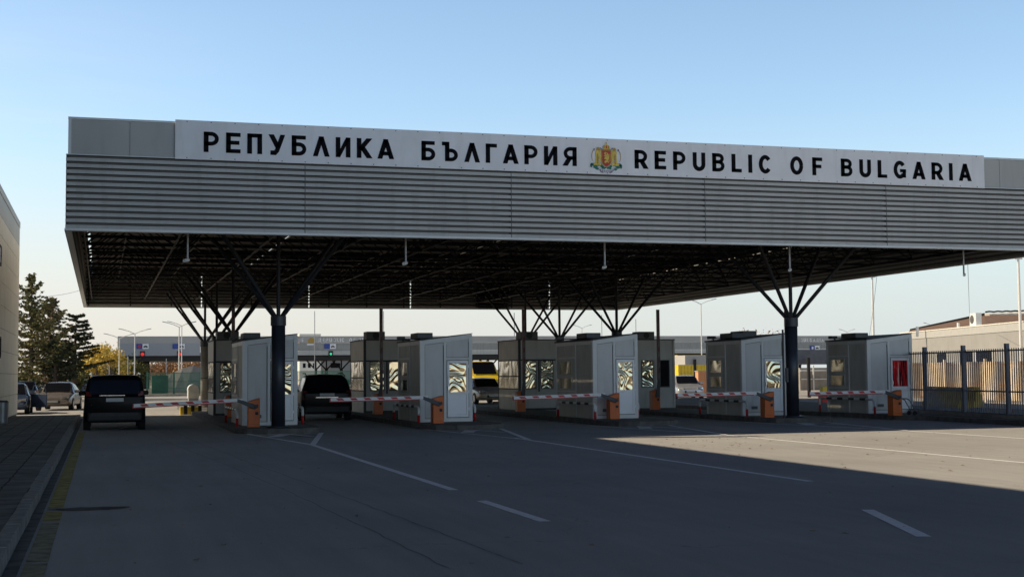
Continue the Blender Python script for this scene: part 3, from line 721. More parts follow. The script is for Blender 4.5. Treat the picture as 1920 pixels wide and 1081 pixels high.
def rear_booth(i, x0, x1, label):
    W = x1-x0; Lb = 3.0; H = 2.86; t = thing('rear_booth', label, 'booth', (x0,53,.15), 0, 'rear row of inspection booths')
    b = MB(); b.box(0,W,0,Lb,0,H); wl = b.build('wall', M['rear_booth'], t)
    f = MB()
    for (xa,xb,za,zb_) in ((-.02,.07,0,H-.002),(W-.07,W+.02,0,H-.002),(.072,W-.072,2.02,2.08),(.072,W-.072,.0,.08),(W/2-.03,W/2+.03,.75,2.018)):
        f.box(xa,xb,-.03,-.001,za,zb_)
    for (ya,yb_) in ((0.001,.07),(Lb-.07,Lb)): f.box(-.022,-.001,ya,yb_,0,H-.004)
    for z in (2.02,1.36,.84): f.box(-.022,-.001,.072,Lb-.072,z,z+.05)
    f.build('frame', M['roof_dark'] if i < 3 else M['rear_booth'], t)
    for k, (fa, fb_) in enumerate(((.12,.44),(.54,.87))):
        w_ = MB(); xa, xb = fa*W, fb_*W
        for (p,q,r_,s_) in ((xa,xb,.86,.9),(xa,xb,2.0-.0,2.018),(xa,xa+.03,.901,1.998),(xb-.03,xb,.901,1.998)): w_.box(p,q,-.024,-.001,r_,s_)
        wo = w_.build('window', M['unit_dark'], t)
        g = MB(); g.box(xa+.031,xb-.031,-.012,-.002,.901,1.998)
        g.build('pane', M['film'][(4+i+k*2) % 8] if not (i == 3 and k == 1) else M['glass_dark'], wo)
    p = MB(); p.box(-.012,-.002,.072,Lb-.072,2.072,H-.01); p.build('upper_panel', M['rear_brown'], t)
    p = MB(); p.box(-.012,-.002,.072,Lb-.072,.05,.838); p.build('lower_panel', M['rear_beige'], t)
    for (za,zb_) in ((1.412,2.018),(.892,1.358)):
        w_ = MB(); w_.box(-.011,-.002,.072,Lb-.072,za,zb_); w_.build('side_window', M['film_soft'], t)
    r = MB(); r.box(-.04,W+.04,-.04,Lb+.04,H+.003,H+.04); r.build('roof', M['roof_dark'], t)
    u = MB(); u.box(.12,.86,.1,.8,H+.043,H+.36); uo = u.build('roof_unit', M['unit_dark'], t, bevel=.02)
    g = MB(); g.tube((.49,.097,H+.2),(.49,.09,H+.2),.13,20); g.build('fan_grille', M['grille'], uo)
rl = ['dark rear booth seen between the left column cluster and first front booth','rear booth whose corner shows behind the second front booth, beige lower side panel','rear booth with two bright warped window reflections, left of the middle front booth','rear booth right of the middle front booth with one oval bright reflection']
for i, (a, c) in enumerate(((4.15,5.95),(9.98,11.8),(16.4,18.1),(21.6,23.3))): rear_booth(i, a, c, rl[i])

# ------------------------------------------------------------------ barriers
def arm_mesh(Ln, tipdz):
    """striped boom along -x from 0"""
    b = MB(); n = 40; h = .062; d = .03
    # core profile: upper white half with red blocks, thin red lip below
    nb = 6
    seg = []
    for i in range(nb):
        s0 = .35+(Ln-.5)*(i+.35)/nb; seg.append((s0, s0+.17*Ln/3.5*1.3))
    def P(s, y, z): return (-s, y, z+tipdz*s/Ln)
    def blk(s0, s1, y0, y1, z0, z1, k): b.hexa([P(s1,y0,z0),P(s0,y0,z0),P(s0,y1,z0),P(s1,y1,z0),P(s1,y0,z1),P(s0,y0,z1),P(s0,y1,z1),P(s1,y1,z1)], k)
    blk(0, Ln, -d, d, -h+.028, h, 0)
    blk(.25, Ln, -d-.003, d+.003, -h, -h+.026, 1)
    for s0, s1 in seg:
        for yy in (-d-.004,):
            z0, z1 = -.02, .047; sh = .07
            b.hexa([P(s1,yy,z0),P(s0,yy,z0),P(s0,d+.004,z0),P(s1,d+.004,z0),P(s1+sh,yy,z1),P(s0+sh,yy,z1),P(s0+sh,d+.004,z1),P(s1+sh,d+.004,z1)], 1)
    blk(Ln-.005, Ln+.02, -d-.005, d+.005, -h, h, 1)
    return b
def gate(name, label, X, Y, Ln, dz, armx=None, up=False, group='boom barriers in front of the booths'):
    t = thing(name, label, 'barrier', (X, Y, .15), 0, group)
    b = MB(); b.hexa([(-.17,-.17,0),(.17,-.17,0),(.17,.17,0),(-.17,.17,0),(-.17,-.17,.75),(.17,-.17,.85),(.17,.17,.85),(-.17,.17,.75)])
    c = b.build('cabinet', M['orange'], t, bevel=.012)
    b = MB(); b.box(.03,.12,-.176,-.171,.36,.45); b.box(-.12,.13,-.174,-.171,.08,.085); b.build('lock_plate', M['grille'], c)
    if not up:
        b = MB(); b.hexa([(.02,-.24,.54),(.12,-.24,.58),(.12,-.18,.58),(.02,-.18,.54),(-.02,-.24,.62),(.1,-.24,.68),(.1,-.18,.68),(-.02,-.18,.62)])
        b.hexa([(-.5,-.24,.74),(.02,-.24,.52),(.02,-.18,.52),(-.5,-.18,.74),(-.5,-.24,.85),(.06,-.24,.65),(.06,-.18,.65),(-.5,-.18,.85)])
        b.build('bracket', M['grey_metal'], t, bevel=.008)
        a = arm_mesh(Ln, dz).build('arm', [M['arm_white'], M['red']], t); a.location = (-.35,-.21,.79)
    else:
        b = MB(); b.hexa([(-.05,-.24,.5),(.12,-.24,.5),(.12,-.18,.5),(-.05,-.18,.5),(.06,-.24,1.25),(.16,-.24,1.25),(.16,-.18,1.25),(.06,-.18,1.25)])
        b.build('bracket', M['grey_metal'], t, bevel=.008)
        a = arm_mesh(Ln, 0).build('arm', [M['arm_shaded'], M['red_shaded']], t); a.location = (.1,-.21,.95); a.rotation_euler = (0, PI/2, 0)
M['arm_shaded'] = mat('arm_backlit', (.12,.1,.09), .5); M['red_shaded'] = mat('red_backlit', (.12,.02,.02), .5)  # darker copies: backlit shade of the raised arms put into their colour
gl = ['lowered red and white boom barrier reaching behind the black car, leftmost','lowered red and white boom barrier in front of the second booth','lowered red and white boom barrier in front of the middle booth','lowered red and white boom barrier just left of the right-hand column','lowered red and white boom barrier in front of the booth with the red door pane']
for i, (X, Y, tipx, cz) in enumerate(((4.31,40.44,.9,.0),(9.89,40.5,6.56,.0),(15.93,41.2,12.49,0),(20.81,39.9,17.53,0),(25.12,39.2,21.84,0))):
    gate('boom_barrier', gl[i], X, Y, X-.35-tipx, (-.12,-.03,-.07,-.03,-.03)[i])
ul = ['raised boom barrier beside the left column cluster','raised boom barrier in front of the rear booth behind the second booth','raised boom barrier in front of the rear booth with two bright windows','raised boom barrier with rounded tip right of the middle booth','raised boom barrier showing above the fourth booth beside the column']
for i, (px, Y) in enumerate(((431,51),(708,51.0),(975,51.2),(1227,50.6),(1467,51))):
    gate('boom_barrier', ul[i], at(px,700,Y).x, Y, 3.05, 0, up=True, group='raised boom barriers in the rear row')

# ------------------------------------------------------------------ guard rails
M['rail_black'] = mat('rail_black', (.02,.02,.02), .5)
def rail(x, y0, y1, label, h=.5, low=.0):
    t = thing('guard_rail', label, 'guard rail', (x,(y0+y1)/2,.15), 0, 'bent tube guard rails beside the booths'); yc = (y0+y1)/2
    r = .042; b = MB(); R_ = .16
    for s, yy in ((1,y1-yc),(-1,y0-yc)):
        b.tube((0,yy,0),(0,yy,.25),r,12,k=1)
        P = [(0,yy,.25),(0,yy,h-R_)]+[(0,yy-s*R_*(1-math.cos(q)),h-R_+R_*math.sin(q)) for q in (.3,.6,.9,1.2,PI/2)]
        b.path(P, r, 12, k=0)
    n = 9; ya, yb_ = y0-yc+R_, y1-yc-R_
    for i in range(n): b.tube((0,ya+(yb_-ya)*i/n,h),(0,ya+(yb_-ya)*(i+1)/n,h),r,12,k=(2 if i % 2 else 0),caps=False)
    b.build('tube', [M['arm_white'], M['red'], M['rail_black']], t, smooth=True)
ord_ = ['first','second','middle','fourth','last']
for i, (a, c) in enumerate(bx):
    rail(a-.25, 40.9, 44.6, 'striped bent guard rail on the left side of the %s front booth' % ord_[i])
    if i < 4: rail(c+.26, 42.3, 45.4, 'striped bent guard rail on the right side of the %s front booth' % ord_[i])

# ------------------------------------------------------------------ left building
t = thing('office_building', 'cream panelled building at the left edge with grey top band and dark windows', 'building', (-9,40,0))
def tb(x0,x1,y0,y1,z0,z1,b): b.box(x0+9,x1+9,y0-40,y1-40,z0,z1)
b = MB(); tb(-16,-3.44,-30,61.5,-.05,8.25,b); b.build('core', M['concrete'], t)
b = MB(); zs = [.14,.98,1.82,2.62,3.42,4.24,5.06,5.86,6.64,7.3]; ys = [61.5-2.9*i for i in range(0,33)]
wins = [(43.6,50.6,2.4,3.05),(43.6,50.2,5.6,6.2)]
for i in range(len(zs)-1):
    for j in range(len(ys)-1):
        if ys[j+1] < -30: continue
        k = 0 if i < len(zs)-2 else 1
        tb(-3.439,-3.4+random.uniform(-.002,.002),ys[j+1]+.006,ys[j]-.006,zs[i]+.008,zs[i+1]-.008,b); b.m[-6:] = [k]*6
    tb(-16,-3.44,61.501,61.53,zs[i]+.008,zs[i+1]-.008,b)
b.build('cladding', [M['wall_cream'], M['wall_cream']], t)
b = MB(); tb(-3.439,-3.4,-30,61.5,7.308,8.05,b); tb(-16,-3.44,61.501,61.53,7.308,8.05,b); b.build('top_band', M['wall_top'], t)
b = MB(); tb(-16.1,-3.38,-30,61.54,8.255,8.32,b); tb(-3.399,-3.38,-30,61.54,8.06,8.252,b); b.build('parapet', M['wall_top'], t)
for (ya, yb_, za, zb_) in wins:
    b = MB(); tb(-3.395,-3.385,ya,yb_,za,zb_,b); g = b.build('window', M['glass_dark'], t)
    b = MB(); tb(-3.396,-3.36,ya-.05,ya,za-.05,zb_+.05,b); tb(-3.396,-3.36,yb_,yb_+.05,za-.05,zb_+.05,b); tb(-3.396,-3.36,ya,yb_,za-.05,za,b); tb(-3.396,-3.36,ya,yb_,zb_,zb_+.05,b); b.build('window_frame', M['grille'], g)
b = MB(); tb(-15,-3.6,-28,45,8.37,10.75,b); tb(-15.2,-3.5,-28.2,45.2,10.751,10.95,b); b.build('shadow_storey', M['wall_top'], t)  # unseen storey, height set for the shadow it throws across the lanes
b = MB(); tb(-4.0,-3.6,37.1,37.45,10.95,13.9,b); b.build('shadow_chimney', M['galv'], t)  # unseen, added for its thin shadow on the sunlit road
t = thing('wall_bin', 'small dark bin standing against the foot of the cream building', 'bin', (-3.18,48.9,.14))
b = MB(); b.tube((0,0,.0),(0,0,.7),.17,16,.2); b.build('body', M['galv'], t, smooth=False)
b = MB(); b.tube((0,0,.702),(0,0,.76),.21,16,.15); b.build('lid', M['grille'], t)

# ------------------------------------------------------------------ vehicles
def car(name, label, cat, X, Y, rz, body, Lc=4.5, W=1.8, H=1.5, style='sedan', group=None, plate=True, parts=True, z=0):
    t = thing(name, label, cat, (X, Y, z), rz, group)     # local: rear at y=-L/2, front at y=+L/2
    w2 = W/2; zb = .22; belt = H*.60 if style != 'van' else H*.60
    # stations: (y fraction, bottom, belt, roof, half width at sill, belt, roof)
    if style == 'sedan':
        st = [(-.5,.36,.72,.74,.78,.80,.70),(-.485,.25,belt-.02,belt,.92,.9,.74),(-.38,.2,belt+.02,belt+.06,.97,.95,.78),(-.32,.2,belt+.02,belt+.13,1,.97,.76),(-.17,.2,belt,H-.04,1,.98,.70),(-.02,.2,belt,H,1,.98,.71),(.08,.2,belt-.02,H-.04,1,.98,.72),(.24,.2,belt-.05,belt+.03,1,.97,.80),(.3,.2,belt-.07,belt-.02,1,.96,.82),(.42,.22,belt-.15,belt-.11,.97,.93,.8),(.485,.28,belt-.28,belt-.22,.88,.85,.72),(.5,.36,.52,.55,.78,.76,.66)]
        gl_r = (3,4); gl_f = (6,7); side = (3,7)
    elif style == 'suv':
        st = [(-.5,.42,.98,1.0,.82,.84,.80),(-.49,.32,belt,belt+.03,.93,.92,.84),(-.475,.28,belt+.02,belt+.08,.98,.96,.85),(-.425,.25,belt+.02,H-.1,1,.97,.76),(-.38,.25,belt+.02,H-.02,1,.98,.74),(-.1,.25,belt,H,1,.98,.74),(.06,.25,belt-.02,H-.05,1,.98,.74),(.2,.25,belt-.05,belt+.05,1,.97,.82),(.27,.25,belt-.07,belt-.01,1,.96,.84),(.42,.26,belt-.15,belt-.1,.97,.93,.82),(.485,.3,belt-.32,belt-.25,.9,.87,.76),(.5,.4,.6,.63,.8,.78,.7)]
        gl_r = (2,3); gl_f = (6,7); side = (3,7)
    else:   # van
        st = [(-.5,.42,1.0,1.05,.88,.9,.88),(-.49,.3,belt,belt+.05,.97,.97,.9),(-.47,.25,belt+.03,H-.15,1,.98,.85),(-.45,.25,belt+.03,H-.03,1,.98,.82),(0,.25,belt,H,1,.98,.82),(.2,.25,belt,H-.04,1,.98,.82),(.36,.25,belt-.05,belt+.05,1,.96,.84),(.47,.28,belt-.3,belt-.22,.95,.9,.8),(.5,.36,.6,.65,.85,.8,.74)]
        gl_r = (1,2); gl_f = (5,6); side = (2,6)
    rings = []
    for (fy, z0, zl, zr, ws, wb, wr) in st:
        y = fy*Lc
        half = [(0,z0),(ws*w2*.86,z0),(ws*w2,z0+.1),(max(ws,wb)*w2*1.0,(z0+zl)/2+.05),(wb*w2,zl),(wr*w2*1.04,zl+(zr-zl)*.86),(wr*w2*.88,zr-.004),(0,zr+ (.02 if zr > belt+.2 else .01))]
        rings.append([(x,y,zz) for x,zz in half]+[(-x,y,zz) for x,zz in reversed(half[1:-1])])
    b = MB(); n = len(rings[0]); b.v = [Vector(p) for r_ in rings for p in r_]
    for i in range(len(rings)-1):
        for k in range(n):
            b.f.append((i*n+k, i*n+(k+1)%n, (i+1)*n+(k+1)%n, (i+1)*n+k)); b.m.append(0)
    b.f.append(tuple(reversed(range(n)))); b.m.append(0); b.f.append(tuple((len(rings)-1)*n+i for i in range(n))); b.m.append(0)
    bo = b.build('body', body, t, smooth=True)
    bm_ = bmesh.new(); bm_.from_mesh(bo.data); bmesh.ops.recalc_face_normals(bm_, faces=bm_.faces); bm_.to_mesh(bo.data); bm_.free()
    e = bo.modifiers.new('bevel', 'BEVEL'); e.width = .025; e.segments = 2; e.limit_method = 'ANGLE'; e.angle_limit = math.radians(22)
    def patch(P, off, mname, pname, parent=t, ins=(.06,.94,.07,.93), seg=1):
        p = [Vector(q) for q in P]; nn = (p[1]-p[0]).cross(p[3]-p[0]).normalized(); c = sum(p, Vector())/4
        if nn.dot(c-Vector((0,c.y*.5,H*.4))) < 0: nn = -nn
        def bl(u, v): return (p[0]*(1-u)+p[1]*u)*(1-v)+(p[3]*(1-u)+p[2]*u)*v+nn*off
        u0,u1,v0,v1 = ins; g = MB(); r = .03
        cs = [(u0+r,v0),(u1-r,v0),(u1,v0+r*1.5),(u1,v1-r*1.5),(u1-r,v1),(u0+r,v1),(u0,v1-r*1.5),(u0,v0+r*1.5)]
        g.q([bl(u,v) for u,v in cs]); return g.build(pname, mname, parent)
    R_ = rings
    # rear window and windscreen
    a, c_ = gl_r; patch([R_[a][8], R_[a][6], R_[c_][6], R_[c_][8]], .035, M['glass_dark'], 'rear_window', ins=(-.03,1.03,.1,.97))
    a, c_ = gl_f; patch([R_[c_][6], R_[c_][8], R_[a][8], R_[a][6]], .035, M['glass_dark'], 'windscreen', ins=(-.03,1.03,.08,.96))
    # side windows
    s0, s1 = side
    for sgn, (lo, hi) in ((1,(4,5)),(-1,(10,9))):
        for i in range(s0, s1):
            A, B = R_[i], R_[i+1]
            if style == 'van' and i == s0: pass
            patch([A[lo], B[lo], B[hi], A[hi]], .012, M['glass_dark'], 'side_window', ins=(.05,.95,.08,.95))
    # wheels
    wr_ = .33 if H > 1.45 else .31
    for yy in (-.31*Lc, .315*Lc):
        for sgn in (1,-1):
            g = MB(); g.tube((sgn*(w2-.2),yy,wr_),(sgn*(w2+.012),yy,wr_),wr_,24); wo = g.build('wheel', M['tyre'], t)
            g = MB(); g.tube((sgn*(w2+.0125),yy,wr_),(sgn*(w2+.02),yy,wr_),wr_*.62,16); g.build('rim', M['rim'], wo)
    # lights
    yb_ = -Lc/2; yf = Lc/2
    for sgn in (1,-1):
        g = MB()
        if style == 'sedan': g.hexa([(sgn*w2*.5,yb_-.012,.62),(sgn*w2*.86,yb_+.04,.62),(sgn*w2*.86,yb_+.2,.66),(sgn*w2*.5,yb_+.1,.66),(sgn*w2*.5,yb_-.005,.8),(sgn*w2*.88,yb_+.05,.82),(sgn*w2*.88,yb_+.2,.84),(sgn*w2*.5,yb_+.1,.82)])
        else: g.hexa([(sgn*w2*.74,yb_-.005,.78),(sgn*w2*.93,yb_+.02,.78),(sgn*w2*.95,yb_+.16,.8),(sgn*w2*.76,yb_+.1,.8),(sgn*w2*.76,yb_+.03,1.2 if style=='van' else 1.08),(sgn*w2*.93,yb_+.06,1.22 if style=='van' else 1.1),(sgn*w2*.95,yb_+.2,1.2 if style=='van' else 1.1),(sgn*w2*.76,yb_+.1,1.2 if style=='van' else 1.1)])
        g.build('tail_light', M['tail'], t)
        g = MB(); zl = .56 if style == 'sedan' else .68
        g.hexa([(sgn*w2*.5,yf+.005,zl-.03),(sgn*w2*.85,yf-.1,zl-.03),(sgn*w2*.85,yf-.3,zl-.03),(sgn*w2*.5,yf-.2,zl-.03),(sgn*w2*.5,yf-.04,zl+.13),(sgn*w2*.88,yf-.14,zl+.17),(sgn*w2*.88,yf-.34,zl+.17),(sgn*w2*.5,yf-.2,zl+.13)])
        g.build('headlight', M['lamp'], t)
        my = (.16 if style != 'van' else .24)*Lc
        g = MB(); g.box(sgn*w2*.95 if sgn > 0 else -w2-.2, w2+.2 if sgn > 0 else -w2*.95, my-.06, my+.06, belt+.02, belt+.17); g.build('mirror', M['car_black'] if body in (M['car_black'],M['car_dark']) else body, t, bevel=.04)
    g = MB(); g.box(-w2*.42,w2*.42,yf-.03,yf+.012,.36,.5); g.build('grille', M['grille'], t)
    # bumpers
    g = MB(); g.hexa([(-w2*.86,yb_-.05,.3),(w2*.86,yb_-.05,.3),(w2*.97,yb_+.3,.3),(-w2*.97,yb_+.3,.3),(-w2*.86,yb_-.04,.56),(w2*.86,yb_-.04,.56),(w2*.97,yb_+.3,.56),(-w2*.97,yb_+.3,.56)])
    g.build('bumper', M['grille'] if style != 'sedan' else body, t, bevel=.04)
    if plate:
        zp = .95 if style != 'sedan' else .6
        g = MB(); g.box(-.26,.26,yb_-.03,yb_-.012,zp-.055,zp+.055); g.build('number_plate', M['plate'], t)
        g = MB(); g.box(-.26,.26,yf+.013,yf+.025,.4,.51); g.build('number_plate', M['plate'], t)
    return t
M['bumper_dk'] = mat('bumper_grey', (.02,.02,.022), .5)
v = car('black_minivan', 'black minivan seen from behind, waiting at the leftmost lane', 'minivan', .42, 46.0, 0, M['car_black'], 4.6, 1.84, 1.72, 'van')
g = MB(); g.box(-.3,.3,-2.325,-2.315,.42,.5); g.box(-.7,.7,-2.37,-2.352,.45,.56); g.build('bumper_trim', M['bumper_dk'], v)
for s in (-1,1):
    g = MB(); P = [(s*.76,-2.05,1.6),(s*.765,-1.9,1.72),(s*.74,-.6,1.775),(s*.72,.7,1.73)]; g.path(P,.022,8); g.build('roof_rail', M['chrome'], v)
g = MB(); g.box(-.55,.05,-2.27,-2.255,1.13,1.145); g.build('wiper', M['grille'], v)
g = MB(); g.tube((0,-1.7,1.74),(0,-1.95,1.9),.01,6); g.build('aerial', M['grille'], v)
g = MB(); g.box(-.45,.3,-2.325,-2.313,1.08,1.095); g.build('badge_strip', M['chrome'], v)
v = car('dark_suv', 'dark SUV with roof rails waiting between the first and second booths', 'SUV', 7.95, 51.0, -.06, M['car_dark'], 4.6, 1.86, 1.68, 'suv')
for s in (-1,1):
    g = MB(); g.path([(s*.7,-1.8,1.62),(s*.68,-1.0,1.73),(s*.66,.2,1.72)],.02,8); g.build('roof_rail', M['grille'], v)
g = MB(); g.box(-.4,.4,-2.32,-2.312,.84,.875); g.build('chrome_strip', M['chrome'], v)
v = car('grey_sedan', 'grey-brown sedan driving towards the camera on the left', 'car', atx(112,74), 74, PI-.12, M['car_grey'], 4.5, 1.78, 1.42, 'sedan')
v = car('parked_sedan', 'blue sedan parked beyond the cream building with its front door open', 'car', -4.0, 67.2, PI, M['car_blue'], 4.5, 1.76, 1.42, 'sedan')
b = MB(); b.hexa([(0,0,.3),(.04,0,.3),(.62,-.75,.3),(.58,-.75,.3),(0,0,.9),(.04,0,.9),(.62,-.75,.88),(.58,-.75,.88)])
b.path([(.02,0,.9),(.12,-.12,1.3),(.5,-.6,1.28),(.6,-.74,.9)],.02,6)
dd = b.build('open_door', M['car_blue'], v); dd.location = (-.9,.55,0)
dd.rotation_euler = (0,0,math.radians(-170))
car('beige_car', 'beige car half hidden between the second booth and the bright-windowed rear booth', 'car', atx(905,73), 73, PI, M['car_beige'], 4.4, 1.76, 1.42, 'sedan')
car('yellow_van', 'yellow van behind the booths, seen over the beige car', 'van', atx(896,88), 88, PI, M['car_yellow'], 5.2, 2.0, 2.5, 'van')
car('white_van', 'white van seen between the rear booth and the dark column in the middle', 'van', atx(1032,84), 84, PI, M['car_white'], 5.0, 1.95, 2.2, 'van')
car('silver_car', 'silver car seen right of the rear booth with one oval reflection', 'car', atx(1283,79), 79, PI-.25, M['car_silver'], 4.5, 1.78, 1.43, 'sedan')
lots = [(147,152,'car_dark',PI/2+.3,'dark'),(158,160,'car_silver',.2,'silver'),(134,170,'car_white',PI/2,'white'),(126,150,'car_blue',.3,'blue'),(170,175,'car_blue',1.2,'blue'),(178,190,'car_white',.4,'pale'),(153,200,'car_grey',1.4,'grey'),(188,205,'car_dark',.9,'black'),(163,140,'car_blue',.1,'steel blue'),(139,210,'car_beige',1.0,'beige'),(45,88,'car_blue',PI,'navy'),(38,96,'car_dark',PI,'dark')]
proto = None
desc = ['dark distant car just right of the grey sedan','silver distant car behind the dark one','white distant car over the grey sedan roof','blue distant car left in the far row','blue distant car left of the minivan','pale distant car touching the minivan outline','grey distant car in the farthest row','black distant car behind the minivan mirror','steel blue distant car in front of the far row','beige distant car in the farthest row, leftmost','navy car parked behind the blue sedan with the open door','dark car parked behind the navy car by the wall']
for (px, Y, cm_, rz, nm), ds in zip(lots, desc):
    car('distant_car' if Y > 100 else 'parked_car', ds, 'car', atx(px,Y), Y, rz, M[cm_], 4.4, 1.75, 1.45, 'sedan', 'cars parked in the far lot')

# ------------------------------------------------------------------ trees
def leaf(b, p, s, rs, flat=.5, k=0):
    a = Vector((rs.uniform(-1,1), rs.uniform(-1,1), rs.uniform(-flat,flat))).normalized()
    c = a.cross(Vector((rs.uniform(-1,1), rs.uniform(-1,1), rs.uniform(-1,1)))).normalized()
    b.q([p-a*s, p+c*s*.45, p+a*s, p-c*s*.45], k)
def fir(label, X, Y, H, R, z0, m, seed, droop=.12, up=.25, dens=1., lean=0., ex=1.1, gap=.3, group='conifers beyond the cream building'):
    rs = random.Random(seed); t = thing('conifer', label, 'tree', (X,Y,0), 0, group)
    b = MB(); b.tube((0,0,0),(lean*.5,0,H*.55),.2,10,.11); b.tube((lean*.5,0,H*.55),(lean,0,H*.98),.11,8,.015)
    c = MB(); lb = b
    z = z0
    while z < H*.985:
        f = (z-z0)/(H-z0); Lr = R*(1-f)**ex*(1-.15*math.sin(z*5+seed))+.14
        if f < .12: Lr *= .75+f*2
        nb = rs.choice((5,6,7))
        for k in range(nb):
            a = rs.uniform(0,2*PI); Lk = Lr*rs.uniform(.6,1.15); d = Vector((math.cos(a), math.sin(a), 0))
            o = Vector((lean*z/H,0,z+rs.uniform(-.12,.12))); prev = o; n = max(3, int(Lk/.22))
            for i in range(1, n+1):
                u = i/n; p = o+d*Lk*u+Vector((0,0,Lk*(up*u*u-droop*math.sin(u*PI))))
                lb.tube(prev, p, .028*(1-u)+.008, 4, k=0, caps=False); prev = p
                for q in range(int(9*dens)):
                    side = Vector((-d.y,d.x,0))*rs.uniform(-1,1)*(.07+.27*Lk*.5*(1-u*.6)); 
                    leaf(c, p+side+Vector((0,0,rs.uniform(-.1,.04)))+d*rs.uniform(-.12,.12), rs.uniform(.06,.15), rs, .45)
        z += gap*(.75+.5*(1-f))+rs.uniform(0,.08)
    lb.build('trunk', M['bark'], t); c.build('crown', m, t)
fir('tall sparse conifer nearest the cream building', atx(58,100), 100, 9.0, 3.1, 1.9, M['fir'], 3, .12, .4, 1.5, 0, .95, .3)
fir('brownish conifer behind the tall one, second from left', atx(93,106), 106, 7.7, 2.6, 1.6, M['fir_brown'], 5, .12, .35, 1.8, 0, .9, .24)
fir('dark spreading cedar, rightmost of the conifers', atx(139,104), 104, 6.4, 2.7, 2.2, M['fir_dark'], 11, .0, .12, 2.2, .1, .72, .3)
fir('dark bushy conifer with low branches below the cedar', atx(104,99), 99, 4.4, 1.9, .6, M['fir_dark'], 17, .05, .1, 1.8, 0, .8, .26)
def broad(label, X, Y, H, R, z0, m, seed, n=2600, ls=.16, group='deciduous trees in the distance', blobs=9, name='deciduous_tree'):
    rs = random.Random(seed); t = thing(name, label, 'tree', (X,Y,0), 0, group)
    b = MB(); b.tube((0,0,0),(0,0,z0+(H-z0)*.4),.035*R+.06,8,.03*R); cl = []
    for i in range(blobs):
        a = rs.uniform(0,2*PI); rr = R*rs.uniform(.15,.72); zz = z0+(H-z0)*rs.uniform(.18,.82); p = Vector((math.cos(a)*rr,math.sin(a)*rr,zz))
        b.tube((0,0,z0*.7),p,.04*R*.6,5,.012); cl.append((p, R*rs.uniform(.28,.5)))
    b.build('trunk', M['bark'], t); c = MB()
    for i in range(n):
        p, r = rs.choice(cl); d = Vector((rs.gauss(0,1),rs.gauss(0,1),rs.gauss(0,.85)))
        q = p+d*r*.55
        if q.z < z0*.6: continue
        leaf(c, q, rs.uniform(.6,1.4)*ls, rs, 1)
    c.build('crown', m, t)
for px, Y, ytop, R, m, sd, lb_ in ((182,165,640,1.9,'leaf_yellow',1,'yellow autumn tree, left of the yellow pair'),(208,160,636,2.2,'leaf_yellow',2,'yellow autumn tree beside the far canopy'),(166,185,655,1.8,'leaf_green',3,'small olive tree between the cedar and the yellow trees'),(232,172,678,2.6,'leaf_green',4,'low green bush under the left end of the far canopy'),(252,178,684,2.2,'leaf_green',5,'low green bush behind the far lamp posts'),(150,180,682,2.6,'leaf_green',6,'low olive bush behind the distant cars'),(196,178,684,2.4,'leaf_green',7,'green bush below the yellow trees'),
    (300,235,670,4.2,'leaf_orange',8,'rust coloured bare tree left of the far left pier gap'),(330,240,666,5.,'leaf_orange',9,'rust coloured bare tree seen below the far canopy, middle'),(362,230,672,4.4,'leaf_orange',10,'rust coloured bare tree near the grey column'),(1408,210,614,4.6,'leaf_orange',12,'bare tree top rising above the fourth booth'),(1437,205,619,4.,'leaf_orange',13,'smaller bare tree top right of the other above the fourth booth'),(130,120,706,1.6,'leaf_green',14,'low shrub behind the parked sedan'),(44,118,700,1.6,'leaf_green',15,'shrub beside the cream building')):
    p = at(px, ytop, Y); broad(lb_, p.x, Y, p.z, R, max(.3,p.z*.25), M[m], sd, 2600 if Y < 200 else 1800, .15 if Y < 200 else .2)

# ------------------------------------------------------------------ far canopy
YC = 180.
def W(px, py, Y=YC): return at(px, py, Y)
x0 = atx(220,YC); x1 = atx(1640,YC); zt = W(220,630).z; zb_ = W(220,667).z; zm = W(220,643).z
fc = thing('far_canopy', 'long low grey canopy of the other checkpoint behind the booths', 'canopy', (0,YC,0))
def fbx(b, xa, xb, ya, yb, za, zb, k=0): b.box(xa, xb, ya, yb, za, zb, k)
b = MB(); fbx(b,x0,x1,0,.3,zm,zt); b.build('upper_band', M['far_face'], fc)
b = MB(); xg = atx(375,YC); fbx(b,x0,xg,-.03,.3,zb_,zm-.01); b.build('lower_band', M['far_face2'], fc)
b = MB(); z = zb_+.55; nr = 7; P = (zm-.02-z)/nr
fbx(b,xg+.05,x1,-.03,.3,zb_,z-.02,0)
for i in range(nr): fbx(b,xg+.05,x1,-.03,.3,z+P*i,z+P*i+P*.6,0); fbx(b,xg+.05,x1,.03,.3,z+P*i+P*.6,z+P*(i+1),1)
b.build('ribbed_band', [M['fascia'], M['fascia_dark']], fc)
b = MB(); fbx(b,x0,x1,.3,20,zb_+.1,zb_+.4); fbx(b,x0+.2,x1-.2,.6,20,zb_-.62,zb_+.09); b.build('soffit', M['steel_dark'], fc)
for px in (262,274): b = MB(); X = atx(px,YC+8); b.box(X-.45,X+.45,8,9,0,zb_-.62); b.build('pier', M['steel_dark'], fc)
for px, yy in ((592,6),(612,10),(640,8),(900,8),(916,12),(1500,8)):
    X = atx(px,YC+yy); b = MB(); b.tube((X,yy,0),(X,yy,zb_-1.9),.22,10); cc = b.build('column', M['steel_dark'], fc)
    b = MB()
    for s in (-1,0,1): b.tube((X,yy,zb_-1.95),(X+s*1.3,yy,zb_-.6),.1,6)
    b.build('branch', M['steel_dark'], cc)
n0 = set(fc.children)
s0 = atx(556,YC); word('PБ', s0-.6, s0+.9, W(560,640.5).z, .5, -.002, M['sign_white'], fc, .02)
word('REPUBLIC', atx(597,YC), atx(646,YC), W(620,640.5).z, .5, -.002, M['sign_white'], fc, .02)
